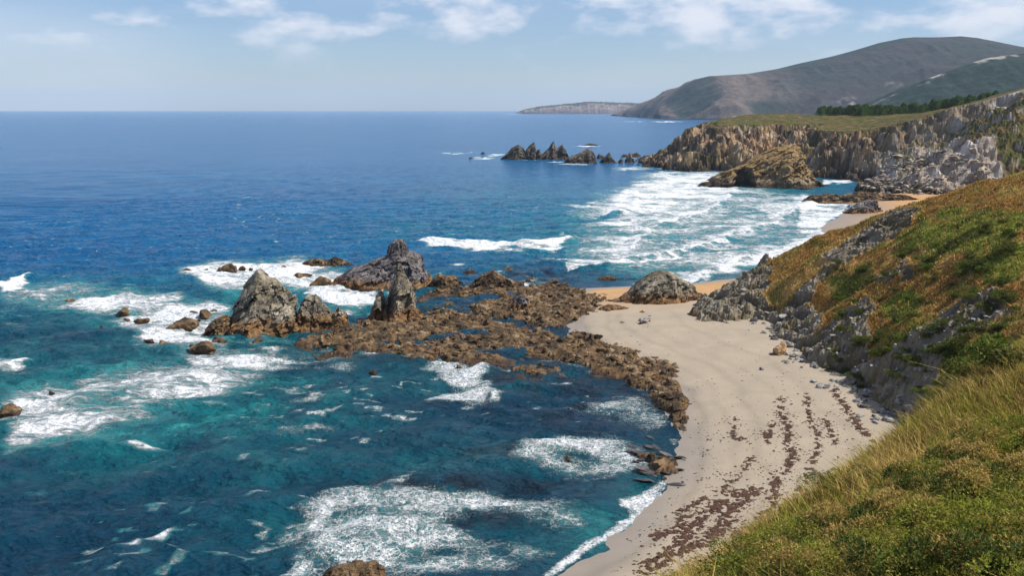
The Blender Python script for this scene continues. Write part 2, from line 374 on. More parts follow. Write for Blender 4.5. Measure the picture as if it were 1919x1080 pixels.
# broken wave inside the reef, lacy foam sheets of the near bay
area(foam, [(790, 680), (850, 668), (905, 700), (915, 740), (935, 772), (890, 775), (800, 755), (830, 720)], 8, .88)
area(foam, [(560, 950), (640, 920), (760, 915), (900, 920), (1050, 945), (1090, 985), (1000, 1000), (900, 975), (830, 985), (900, 1020), (1040, 1040), (940, 1070), (760, 1095), (560, 1095), (600, 1010)], 26, .62)
area(foam, [(960, 860), (1040, 810), (1150, 810), (1230, 840), (1240, 880), (1160, 890), (1060, 890)], 22, .66)
area(foam, [(1060, 760), (1180, 740), (1250, 770), (1230, 800), (1140, 790)], 20, .52)
area(foam, [(1145, 945), (1200, 935), (1258, 885), (1262, 900), (1240, 940), (1190, 985), (1120, 1030), (1030, 1085), (1015, 1080), (1110, 1015), (1170, 975)], 6, .95)
for a_ in [(470, 825, 160, 10, .5, -.12), (560, 810, 90, 6, .55, -.1), (260, 835, 60, 5, .8), (180, 1025, 40, 10, .8), (300, 1008, 22, 9, 1.0), (245, 1028, 30, 4, .9, -.3), (60, 925, 60, 10, .42), (390, 860, 120, 8, .42, -.15), (870, 700, 60, 20, .5), (560, 760, 60, 10, .45),
           (560, 1000, 60, 30, .5), (520, 740, 80, 6, .6, .05), (720, 880, 120, 14, .4), (880, 497, 30, 5, .9), (620, 475, 22, 3, .8), (520, 455, 8, 3, .8), (860, 440, 30, 3, .6), (460, 500, 120, 8, .7), (40, 610, 60, 6, .5), (150, 880, 70, 5, .45)]: blob(foam, *a_)
# surf of the far bay
area(foam, [(770, 450), (900, 450), (1010, 452), (1055, 438), (1085, 450), (1040, 470), (950, 471), (820, 463)], 4, 1.0)
area(foam, [(1130, 390), (1180, 340), (1245, 328), (1340, 322), (1350, 345), (1250, 365), (1200, 420), (1190, 460), (1150, 470), (1180, 430), (1060, 425), (1160, 400)], 11, .86)
area(foam, [(1040, 382), (1160, 378), (1170, 392), (1090, 390)], 4, .75)
area(foam, [(1250, 330), (1400, 355), (1365, 375), (1290, 400), (1210, 425), (1200, 445), (1180, 430), (1200, 380)], 11, .86)
area(foam, [(1380, 360), (1500, 365), (1510, 385), (1460, 410), (1420, 425), (1300, 440), (1240, 440), (1360, 410), (1420, 385)], 12, .70)
area(foam, [(1500, 362), (1590, 378), (1560, 405), (1540, 425), (1550, 455), (1500, 478), (1400, 505), (1300, 530), (1320, 505), (1440, 465), (1500, 440), (1490, 410)], 10, .86)
area(foam, [(1085, 500), (1180, 488), (1290, 466), (1360, 446), (1365, 455), (1280, 475), (1180, 497), (1110, 508)], 4, 1.0)
area(foam, [(1010, 487), (1100, 483), (1120, 490), (1020, 492)], 3, .8)
area(foam, [(1150, 500), (1300, 475), (1420, 450), (1440, 470), (1300, 505), (1200, 520), (1130, 520)], 10, .60)
area(foam, [(1220, 318), (1300, 318), (1420, 322), (1400, 350), (1250, 335)], 6, .78)
area(foam, [(1100, 425), (1230, 440), (1250, 460), (1130, 470)], 9, .66)
area(foam, [(1190, 345), (1420, 345), (1580, 380), (1540, 450), (1440, 485), (1300, 515), (1150, 500), (1120, 460)], 16, .66)
area(foam, [(1540, 338), (1610, 336), (1620, 342), (1540, 345)], 2, .9)
for a_ in [(860, 287, 50, 1.6, .9), (900, 297, 32, 2.2, 1), (930, 291, 25, 3, 1), (1000, 299, 45, 2.2, .9), (1075, 308, 40, 3.5, .95), (1190, 316, 60, 5, .8), (1100, 274, 36, 1.6, 1), (1040, 304, 40, 2, .7), (1180, 298, 30, 2.5, .7), (1250, 228, 45, 1.1, 1), (1190, 228, 40, 1.0, .8), (960, 213.5, 30, .8, .7), (1110, 215, 130, .7, .6),
           (1060, 290, 40, 2, .5)]: blob(foam, *a_)
# four lines of breakers rolling onto the far beach: bright front, wash trailing behind
for P, L_, val in [([(1253, 326), (1249, 342), (1192, 365), (1189, 390), (1143, 402)], 44, .95), ([(1380, 353), (1359, 376), (1334, 393), (1274, 415), (1210, 432), (1206, 454), (1182, 471)], 60, .93), ([(1518, 370), (1515, 386), (1476, 404), (1451, 422), (1430, 423), (1362, 445), (1295, 468), (1182, 489), (1086, 505)], 44, .9), ([(1589, 383), (1571, 404), (1536, 418), (1550, 443), (1515, 464), (1465, 475), (1380, 490), (1310, 525)], 32, .92)]:
    d = line_d(X, Y, G(P)) + 3.5 * fbm(X / 9, Y / 9, o=4, seed=45); foam = np.maximum(foam, val * np.where(d < 0, np.exp(d / L_), np.exp(-(d / 1.5) ** 2)) * (Y > 250) * (PX > 1060) * sstep(-90, 0, d))
    Zs += 1.1 * np.exp(-(d / 3.0) ** 2) * (Y > 250)
for px, py, wp in AWASH: blob(foam, px - 4, py + 1, wp * 1.15 + 5, wp * .35 + 3, .72)
# wash along the seaward foot of the reef and the stacks
for P, wd, val in [([(395, 640), (440, 642), (520, 640), (590, 655), (680, 662), (790, 668), (900, 664)], 3.0, .62), ([(1010, 672), (1090, 694), (1180, 714), (1225, 745), (1245, 792)], 2.2, .6), ([(612, 534), (680, 545), (740, 552)], 3, .7), ([(800, 515), (870, 505), (960, 512), (1060, 532)], 2.5, .5), ([(1205, 297), (1222, 309), (1246, 319), (1340, 324), (1420, 324)], 6, .8), ([(1322, 354), (1400, 354), (1480, 352), (1560, 350)], 4, .75), ([(1500, 380), (1560, 378)], 3, .7)]:
    d = abs(line_d(X, Y, G(P))); foam = np.maximum(foam, val * np.exp(-(d / wd) ** 2) * (.7 + .6 * fbm(X / 6, Y / 6, o=3, seed=47)))
foam = foam * np.clip(.98 + .42 * fbm(X / 13, Y / 10, o=4, seed=48), .6, 1.12)
foam = foam * (1 - lacew + lacew * np.clip(.92 + .95 * fbm((X + .3 * Y) / 8, Y / 4.5, o=4, seed=49), .35, 1.2))
caps = sstep(.86, .95, vnoise((X - .3 * Y) / 2.6, (Y + .2 * X) / 1.3, seed=50) * (.75 + .45 * vnoise(X / 40, Y / 30, seed=53))) * (Y > 90) * (Y < 640); foam = np.maximum(foam, .58 * caps)
# breaking crests stand up as real ridges
for P, hgt, wid in [([(770, 452), (900, 456), (1010, 460), (1080, 450)], 1.7, 3.5),
                    ([(905, 690), (915, 735), (935, 772)], 1.1, 2.2), ([(-20, 548), (30, 527), (60, 522)], 1.8, 3), ([(180, 575), (260, 566), (335, 556)], 1.2, 2.5),
                    ([(225, 1032), (265, 1020), (318, 1000)], .9, 1.6), ([(560, 1080), (590, 980), (640, 925), (760, 900), (900, 895)], .7, 3), ([(0, 690), (50, 680)], 1.4, 2.5)]:
    d = line_d(X, Y, G(P)); ad = abs(d); Zs += hgt * np.exp(-(ad / wid) ** 2) * (.75 + .5 * fbm(X / 5, Y / 5, seed=41))
    foam = np.maximum(foam, .95 * np.exp(-(ad / (wid * .6)) ** 2) * sstep(-.2, .3, fbm(X / 8, Y / 8, seed=43)) * vis)
Zs = Zs * (1 - np.clip((poly_sd(X, Y, LAND) + 16) / 14, 0, .9) * (Y < 640)) 
M_sea, t, b = base_mat('sea_water', .12, .22)
b.inputs['IOR'].default_value = 1.33
p = world_pos(t)
def attr(nm):
    q = t.nodes.new('ShaderNodeAttribute'); q.attribute_name = nm; return q.outputs['Fac']
fo, tu, ke = attr('foam'), attr('turq'), attr('kelp')
big = noise_n(t, mapping(t, p, (.006, .012, 1)), 1, 5, .6)
deep = mix_c(t, attr('open'), ramp(t, big, [(.3, (.001, .024, .055)), (.7, (.002, .046, .082))]), ramp(t, big, [(.3, (.001, .074, .205)), (.7, (.001, .112, .27))]))
mid = noise_n(t, p, .09, 6, .65, .5)
shal = ramp(t, mid, [(.32, (.002, .075, .105)), (.55, (.006, .16, .175)), (.72, (.05, .32, .30))])
tf = math_n(t, 'MULTIPLY', tu, mrange(t, mid, .2, .62, .35, 1))
c = mix_c(t, tf, deep, shal)
kf = math_n(t, 'MULTIPLY', ke, mrange(t, noise_n(t, p, .16, 6, .65, .6), .38, .58))
c = mix_c(t, kf, c, (.012, .014, .022))
st = mapping(t, p, (.55, 1.25, 1), (0, 0, -.25))
fn = noise_n(t, st, .42, 10, .72, .9)
wn = t.nodes.new('ShaderNodeTexNoise'); wn.inputs['Scale'].default_value = .5; wn.inputs['Detail'].default_value = 6; wn.inputs['Roughness'].default_value = .65; t.links.new(p, wn.inputs[0])
wv = t.nodes.new('ShaderNodeVectorMath'); wv.operation = 'MULTIPLY_ADD'; t.links.new(wn.outputs['Color'], wv.inputs[0]); wv.inputs[1].default_value = (7, 7, 7); t.links.new(p, wv.inputs[2])
def edges(sc, w_):
    vo = t.nodes.new('ShaderNodeTexVoronoi'); vo.feature = 'DISTANCE_TO_EDGE'; vo.inputs['Scale'].default_value = sc; t.links.new(wv.outputs[0], vo.inputs['Vector'])
    return mrange(t, vo.outputs['Distance'], 0, w_, 1, 0)
lace = math_n(t, 'MAXIMUM', edges(.5, .15), math_n(t, 'MULTIPLY', edges(1.3, .2), .75))
la = attr('lacew')
pat = math_n(t, 'ADD', math_n(t, 'MULTIPLY', fn, mrange(t, la, 0, 1, .95, .55, False)), math_n(t, 'MULTIPLY', lace, mrange(t, la, 0, 1, .05, .45, False)))
thr = mrange(t, fo, 0, 1, .86, .20, False)
df = math_n(t, 'SUBTRACT', pat, thr)
ff = mrange(t, df, -.02, .20)
c = mix_c(t, math_n(t, 'MULTIPLY', mrange(t, fo, .25, .75), .55), c, (.09, .36, .36))
c = mix_c(t, ff, c, ramp(t, noise_n(t, st, 1.1, 6, .7), [(.3, (.58, .64, .66)), (.6, (.82, .83, .84))]))
t.links.new(c, b.inputs['Base Color'])
t.links.new(mrange(t, ff, 0, 1, .16, .8), b.inputs['Roughness'])
wl = mapping(t, p, (1, 1.5, 1), (0, 0, .5))
rip = math_n(t, 'ADD', noise_n(t, wl, .55, 6, .6), math_n(t, 'ADD', math_n(t, 'MULTIPLY', noise_n(t, wl, .09, 4, .6), 3.0), math_n(t, 'MULTIPLY', ff, .35)))
bump_n(t, b, rip, 1.0, 1.9)
me = mesh_np('sea', np.stack([X, Y, Zs], -1).reshape(-1, 3), grid_faces(len(sx), len(sy)), True, {'foam': np.clip(foam, 0, 1).ravel(), 'turq': turq.ravel(), 'kelp': kelp.ravel(), 'lacew': lacew.ravel(), 'open': opn.ravel()}, M_sea)
link('sea', me, kind='structure')

# ------------------------------------------------------------------ hillside on the right
def pt(px, py, Y):
    x, z = at_y(px, py, Y); return (float(x), Y, float(z))
toe = G([(1300, 583), (1322, 598), (1380, 600), (1440, 602), (1447, 616), (1470, 638), (1490, 646), (1540, 688), (1587, 703), (1616, 729), (1645, 757), (1700, 791)], 2.0)
HP = [(x, y, 1.6) for x, y in toe] + [(58, 140, 1), (40, 112, 1), (27, 92, 2), (10, 78, 2), (-12, 60, 3), (-40, 40, 4)]
HP += [pt(*a_) for a_ in [(1330, 1085, 38), (1435, 1018, 41), (1588, 920, 46), (1664, 866, 50), (1700, 812, 55), (1800, 738, 65), (1919, 682, 76),
    (1919, 1080, 25), (1919, 960, 33), (1919, 850, 45), (1600, 1080, 31), (1750, 950, 40), (1450, 1080, 35), (1800, 850, 48), (2200, 900, 35), (2300, 700, 70),
    (1919, 600, 165), (1919, 520, 182), (1919, 450, 198), (1919, 395, 212), (1919, 352, 224), (1820, 366, 236), (1760, 378, 246), (1690, 398, 258), (1620, 422, 266), (1560, 446, 272), (1500, 474, 276), (1430, 508, 276), (1380, 540, 272), (1330, 566, 266),
    (1800, 640, 172), (1750, 560, 200), (1700, 500, 222), (1640, 540, 222), (1560, 560, 236), (1480, 560, 248), (1420, 570, 256), (1800, 480, 205), (1850, 420, 214), (1720, 700, 172), (1660, 640, 192)]]
HP += [(0, -12, 48), (0, 2, 46), (30, 0, 49), (80, 20, 60), (140, 60, 70), (200, 150, 72), (230, 230, 66), (60, 60, 54), (90, 110, 49), (60, 100, 33), (46, 100, 20), (30, 75, 24), (18, 70, 16), (2, 50, 22), (-14, 35, 30), (-15, 5, 40), (62, 130, 16), (85, 150, 26),
       (75, 300, 1), (60, 285, 1), (95, 305, 3), (120, 300, 8), (150, 320, 3), (190, 300, 30), (230, 340, 12), (150, 268, 34), (250, 400, 2), (200, 380, 2), (300, 330, 45), (320, 420, 20)]
hz = tps(HP)
hx = axis([(-22, 10, .5), (10, 130, .55), (130, 340, 3)]); hy = axis([(8, 90, .55), (90, 150, .8), (150, 300, .6), (300, 430, 3)])
X, Y = np.meshgrid(hx, hy); Z0 = hz(X, Y)
hpx, hpy = pix(X, Y, Z0)
gx = np.gradient(Z0, hx, axis=1); gy = np.gradient(Z0, hy, axis=0); slope = np.hypot(gx, gy)
# bare rock regions (outlines traced in the photograph, carried onto the slope)
warp1 = 14 * fbm(X / 6, Y / 6, o=4, seed=51); warp2 = 14 * fbm(X / 6 + 30, Y / 6, o=4, seed=52)
qx, qy = hpx + warp1, hpy + warp2
rock = np.zeros(X.shape)
mids = Y > 120
for P, v in [([(1290, 560), (1340, 552), (1400, 512), (1440, 500), (1450, 540), (1420, 580), (1455, 610), (1300, 610)], 1),
             ([(1440, 605), (1480, 580), (1540, 520), (1560, 520), (1510, 580), (1545, 600), (1510, 650), (1470, 650)], 1),
             ([(1490, 660), (1560, 620), (1625, 580), (1640, 590), (1620, 650), (1650, 680), (1690, 700), (1630, 770), (1540, 710)], 1),
             ([(1640, 690), (1720, 640), (1800, 590), (1840, 580), (1800, 640), (1760, 690), (1740, 760), (1700, 800), (1620, 740)], .9),
             ([(1540, 500), (1600, 450), (1690, 395), (1720, 390), (1690, 430), (1620, 490), (1560, 520)], .85),
             ([(1640, 530), (1700, 505), (1720, 520), (1660, 545)], .8), ([(1780, 600), (1860, 570), (1900, 600), (1800, 650)], .7)]:
    rock = np.maximum(rock, v * sstep(-7, 7, poly_sd(qx, qy, P)))
rock *= mids
rock = np.maximum(rock, mids * (1 - sstep(2.5, 6.5, Z0 + 2.5 * fbm(X / 5, Y / 5, seed=54))) * .95)
rock = np.clip(rock, 0, 1)
strata = fbm((X * .8 + Y * .5) / 2.2, (Y - X * .4 + Z0 * 1.2) / 9, o=5, seed=55, ridged=True)
crag = fbm(X / 3.2, Y / 3.2, o=5, seed=56, ridged=True)
gully = fbm(Y / 17 + .02 * X, X / 60, o=3, seed=57, ridged=True)
fg = 1 - sstep(80, 120, Y)
blk = cell((X * .8 + Y * .5) / 3.5, (Y - X * .4) / 6, Z0 / 6, 560) + .5 * cell(X / 1.4, Y / 1.8, Z0 / 2, 564)
Zh = Z0 + rock * (2.2 * strata + .7 * crag + 1.3 * blk) + mids * (2.8 * gully * sstep(2, 10, Z0) * sstep(.2, .6, slope)) + (.45 + .5 * mids) * fbm(X / 5, Y / 5, o=4, seed=58) + .28 * fbm(X / 1.3, Y / 1.3, o=3, seed=59) * (1 - fg * .5)
Zh -= 1.2 * sstep(0.6, -1, Z0 - 1.6) 
edge = mids * sstep(.25, .5, rock) * sstep(.75, .5, rock); Zh += .5 * edge
# colours
pn = fbm(X / 9, Y / 14, o=4, seed=61); pn2 = fbm(X / 4, Y / 5, o=4, seed=62); pn3 = fbm(X / 22, Y / 22, o=3, seed=63)
gold_c = np.array([.43, .28, .095]); rust = np.array([.27, .145, .042]); green = np.array([.16, .195, .028]); dgreen = np.array([.075, .09, .022]); olive = np.array([.20, .17, .045])
C = np.ones(X.shape + (3,)) * rust
def lay(c, m):
    global C
    C = C * (1 - m[..., None]) + np.asarray(c) * m[..., None]
lay(gold_c, sstep(.0, .3, pn)); lay(olive, sstep(.05, .3, pn2) * .8)
gm = np.zeros(X.shape)
for cx, cy, rx, ry in [(1790, 450, 120, 40), (1690, 590, 40, 40), (1720, 640, 70, 20), (1850, 420, 90, 30), (1590, 545, 40, 14), (1880, 500, 70, 40), (1830, 690, 80, 40), (1760, 400, 50, 14), (1780, 770, 60, 40), (1640, 470, 40, 8)]:
    gm = np.maximum(gm, np.exp(-((qx - cx) / rx) ** 2 - ((qy - cy) / ry) ** 2))
lay(green, sstep(.25, .6, gm + .35 * pn2) * mids); lay(dgreen, sstep(.15, .4, fbm(X / 5, Y / 5, o=3, seed=66)) * sstep(.3, .7, gm) * .8)
lay(olive, fg * .8); lay(green, fg * sstep(-.1, .3, pn2) * .8); lay(gold_c, fg * sstep(.05, .35, pn) * .7); 
rockc = np.ones(X.shape + (3,)) * np.array([.095, .083, .068]); rv = sstep(-.1, .5, strata)[..., None]; rockc = rockc * (1 - rv) + np.array([.21, .19, .16]) * rv
pv = sstep(.1, .5, fbm(X / 2.2, Y / 2.2, o=4, seed=67))[..., None]; rockc = rockc * (1 - .6 * pv) + np.array([.33, .31, .275]) * .6 * pv
mv = (sstep(.1, .4, fbm(X / 2.5, Y / 2.5, o=4, seed=68)) * .55)[..., None]; rockc = rockc * (1 - mv) + np.array([.12, .10, .035]) * mv
rockc = rockc * np.array([1.0, .93, .80]); rm = sstep(.35, .6, rock + .25 * pn2)[..., None]
C = C * (1 - rm) + rockc * rm
me = mesh_np('hillside', np.stack([X, Y, Zh], -1).reshape(-1, 3), grid_faces(len(hx), len(hy)), False, {'Col': C.reshape(-1, 3)}, M_hill)
link('hillside', me, kind='structure')
def hill_z(x, y):
    fx = np.interp(x, hx, np.arange(len(hx))); fy = np.interp(y, hy, np.arange(len(hy)))
    i = np.clip(fx.astype(int), 0, len(hx) - 2); j = np.clip(fy.astype(int), 0, len(hy) - 2); u = fx - i; v = fy - j
    return (Zh[j, i] * (1 - u) + Zh[j, i + 1] * u) * (1 - v) + (Zh[j + 1, i] * (1 - u) + Zh[j + 1, i + 1] * u) * v
def hill_at(arr, x, y):
    i = np.clip(np.searchsorted(hx, x), 0, len(hx) - 1); j = np.clip(np.searchsorted(hy, y), 0, len(hy) - 1); return arr[j, i]
HC, HR, HG = C, rm[..., 0], gm

# ------------------------------------------------------------------ headland with sea cliffs
COAST = G([(1208, 296), (1222, 306), (1246, 316), (1290, 320), (1340, 321), (1400, 321), (1440, 318), (1470, 322), (1530, 331), (1570, 334), (1600, 336), (1618, 345), (1612, 356), (1660, 366), (1750, 373)], 0) + [(330, 560), (900, 480), (1500, 600), (1500, 1700), (700, 1750), (330, 1330), (190, 1210)]
topf = tps([pt(*a_) for a_ in [(1222, 290, 1120), (1260, 262, 1080), (1290, 240, 1020), (1330, 227, 985), (1400, 230, 965), (1460, 234, 950), (1540, 236, 920), (1600, 239, 900), (1660, 235, 860), (1691, 228, 800), (1760, 207, 760), (1811, 199, 730), (1858, 182, 700), (1919, 168, 680),
     (1400, 222, 1130), (1500, 223, 1150), (1340, 226, 1080), (1600, 222, 1120), (1700, 215, 1060), (1800, 202, 980), (1900, 168, 850), (2100, 130, 750), (1300, 226, 1300), (1400, 222, 1380), (1550, 220, 1380), (1750, 215, 1300)]] + [(420, 600, 60), (700, 600, 100), (1200, 800, 140), (1200, 1500, 70), (600, 1600, 40)])
ex_ = axis([(120, 480, 1.15), (480, 900, 8)]); ey_ = axis([(540, 1010, 1.3), (1010, 1250, 3), (1250, 1500, 12)])
X, Y = np.meshgrid(ex_, ey_)
sd0 = poly_sd(X, Y, COAST)
ribs = fbm(X / 26 + Y / 90, Y / 45, o=4, seed=71, ridged=True); fine = fbm(X / 7 + Y / 30, Y / 12, o=4, seed=72, ridged=True)
scree = sstep(225, 255, X) * sstep(800, 740, Y)
sdw = sd0 + (19 * ribs + 3 * fine + 6 * cell(X / 15, Y / 18, 0, 710) + 4 * cell(X / 6, Y / 7, 0, 714)) * (1 - .6 * scree) - 3
wid = 46 + 70 * scree + 10 * fbm(X / 40, Y / 40, seed=73)
u = np.clip(sdw / wid, -1, 1)
prof = np.where(u > 0, (u ** .62) * (1 - scree) + scree * u ** 1.05, u * .4)
top = np.maximum(topf(X, Y), 6)
zt = prof * top                                  # broken by ledges and blocks at every height
sdw = sdw + (1 - .3 * scree) * (7 * fbm(X / 14, Y / 14, zt / 9, o=3, seed=716) + 8 * cell(X / 10, Y / 12, zt / 11, 718) + 4 * cell(X / 4.5, Y / 5, zt / 5, 722))
u = np.clip(sdw / wid, -1, 1); prof = np.where(u > 0, (u ** .75) * (1 - scree) + scree * u ** 1.05, u * .4)
# ledges and broken blocks
Ze = prof * top + np.where(u >= 1, 0, 1) * (2.2 * fine + 1.5 * fbm(X / 4, Y / 4, o=3, seed=74)) * np.clip(u * 4, 0, 1) * np.clip((1 - u) * 5, .15, 1)
Ze += scree * np.clip(u * 4, 0, 1) * (7 * fbm((X + Y * .6) / 34, (Y - X * .8) / 110, o=4, seed=75, ridged=True) + 1.6 * fbm(X / 5, Y / 5, o=4, seed=76)) * (1 - .6 * (u >= 1)) 
Ze += (u >= 1) * (1.2 * fbm(X / 18, Y / 18, o=4, seed=77) + .5 * fbm(X / 4, Y / 4, o=2, seed=78))
gx = np.gradient(Ze, ex_, axis=1); gy = np.gradient(Ze, ey_, axis=0); sl_ = np.hypot(gx, gy)
n5 = fbm(X / 12, Y / 12, o=4, seed=79); n6 = fbm(X / 5, Y / 5, o=4, seed=80); n7 = fbm(X / 30, Y / 30, o=3, seed=81)
C = np.ones(X.shape + (3,)) * np.array([.14, .088, .052])
lay((.34, .225, .125), sstep(-.1, .35, fine)); lay((.085, .066, .05), sstep(.0, .4, n5)); lay((.42, .33, .23), sstep(.1, .45, n6) * .8); lay((.05, .038, .028), sstep(.1, .4, fbm(X / 16, Y / 16, Ze / 20, o=4, seed=84)) * .75)  # last layer: dark brown noise patches, sunless gullies put into the colour
lay((.085, .075, .03), sstep(.1, .35, n7) * .6 * (1 - scree))
lay((.36, .31, .26), scree * .75); lay((.52, .47, .42), scree * sstep(.05, .4, n5)); lay((.20, .17, .15), scree * sstep(.1, .4, n6) * .8)
lay((.035, .026, .018), 1 - sstep(3, 9, Ze + 4 * n6))
veg = np.maximum(sstep(.86, 1.0, u + .10 * n6) * (1 - scree) , scree * sstep(.05, .25, n7 + .85 * sstep(262, 330, X + .25 * (Y - 620)) - .25) * sstep(.14, .3, u))
veg *= sstep(1.6, .8, sl_ + .2 * n6 - .5 * scree)
vegc = np.ones(X.shape + (3,)) * np.array([.078, .070, .022]); vb = sstep(-.1, .35, n5)[..., None]; vegc = vegc * (1 - vb) + np.array([.115, .078, .03]) * vb; vb = sstep(.1, .4, n6)[..., None]; vegc = vegc * (1 - vb) + np.array([.05, .068, .016]) * vb
C = C * (1 - veg[..., None]) + vegc * veg[..., None]
bare = np.exp(-(((X - 215) / 22) ** 2 + ((Y - 1060) / 14) ** 2)); lay((.52, .46, .38), sstep(.35, .6, bare + .3 * n6) * (u >= 1))
me = mesh_np('headland', np.stack([X, Y, Ze - .6], -1).reshape(-1, 3), grid_faces(len(ex_), len(ey_)), False, {'Col': C.reshape(-1, 3)}, M_head)
link('headland', me, kind='structure')
def head_z(x, y):
    i = np.clip(np.searchsorted(ex_, x), 0, len(ex_) - 1); j = np.clip(np.searchsorted(ey_, y), 0, len(ey_) - 1); return Ze[j, i] - .6

# ------------------------------------------------------------------ distant land
def ridge_land(name, prof, Yr, base_py, W, back, mat, colf, ny=120, nx=420, rough=.08, sharp=1.0, seed=90):
    """land with the given skyline at distance Yr; its front falls to the water over W metres"""
    P = np.array([at_y(px, py, Yr) for px, py in prof]); xs = np.linspace(P[0, 0], P[-1, 0], nx); hs = np.interp(xs, P[:, 0], P[:, 1])
    v = np.linspace(-1, 1, ny); Xg, Vg = np.meshgrid(xs, v); Hg = np.tile(hs, (ny, 1))
    Wx = W * np.clip(.25 + .75 * Hg / hs.max(), .2, 1); Yg = Yr + np.where(Vg < 0, Vg * Wx, Vg * back)
    q = np.clip(1 - abs(Vg), 0, 1) ** sharp
    n = fbm(Xg / (W * .22), Yg / (W * .30), o=6, seed=seed, ridged=True)
    Zg = Hg * q + hs.max() * rough * n * np.clip(abs(Vg) * 5, 0, 1) * np.clip(q * 6, 0, 1) - 3 * (q < .02)
    return link(name, mesh_np(name, np.stack([Xg, Yg, Zg], -1).reshape(-1, 3), grid_faces(nx, ny), True, {'Col': colf(Xg, Yg, Zg, n, q).reshape(-1, 3)}, mat), kind='structure')
def mount_col(Xg, Yg, Zg, n, q):
    C = np.ones(Xg.shape + (3,)) * np.array([.028, .036, .027]); 
    m = sstep(-.1, .4, fbm(Xg / 500, Yg / 500, o=4, seed=91))[..., None]; C = C * (1 - m) + np.array([.042, .036, .032]) * m
    r = (sstep(.12, .04, Zg / 330 + .08 * n) * .9 + sstep(1550, 1100, Xg - .4 * Zg) * sstep(-.2, .4, n) * .7)
    r = np.clip(r, 0, 1)[..., None] * sstep(-.25, .3, n)[..., None]; C = C * (1 - r) + np.array([.17, .125, .10]) * r
    for cx, cy, rx, ry in [(1675, 157, 10, 4), (1590, 190, 16, 5)]:
        a, b_ = pix(Xg, Yg, Zg); w_ = np.exp(-((a - cx) / rx) ** 2 - ((b_ - cy) / ry) ** 2)[..., None] * sstep(-.3, .3, fbm(Xg / 40, Yg / 40, o=3, seed=93))[..., None]; C = C * (1 - w_) + np.array([.62, .55, .50]) * w_
    return C
ridge_land('mountain', [(1222, 224), (1227, 212), (1236, 200), (1251, 186), (1275, 167), (1295, 153), (1312, 146), (1330, 142), (1400, 138), (1455, 129), (1500, 118), (1560, 105), (1600, 94), (1650, 79), (1690, 71), (1712, 69), (1760, 69), (1800, 67), (1830, 70), (1870, 78), (1919, 88), (2050, 110), (2400, 130), (2700, 222)], 5900, 228, 1500, 2500, M_mount, mount_col, 220, 520, .085, .8)
def hill2_col(Xg, Yg, Zg, n, q):
    C = np.ones(Xg.shape + (3,)) * np.array([.018, .031, .020]); f = fbm(Xg / 18, Yg / 18, o=3, seed=95)[..., None]
    C = C * (1 + .6 * f); r = sstep(.93, .99, q + .05 * f[..., 0])[..., None] * sstep(0, .3, fbm(Xg / 50, Yg / 50, o=3, seed=96))[..., None]
    return C * (1 - r) + np.array([.34, .31, .28]) * r
ridge_land('wooded_hill', [(1560, 214), (1640, 196), (1690, 172), (1730, 150), (1790, 128), (1850, 108), (1919, 99), (2050, 96), (2300, 110), (2600, 214)], 3600, 214, 700, 700, M_mount, hill2_col, 160, 420, .06, .8, 97)
ridge_land('far_headland', [(968, 213), (985, 206), (1010, 200), (1040, 197), (1075, 193), (1110, 190), (1160, 192), (1210, 194), (1250, 190), (1300, 188), (1340, 213)], 12000, 213, 420, 1500, M_mount,
           lambda Xg, Yg, Zg, n, q: np.where((q < .75)[..., None], np.array([.16, .12, .095]) * (1 + .7 * n[..., None]), np.array([.06, .06, .035])), 60, 420, .16, .45, 99)

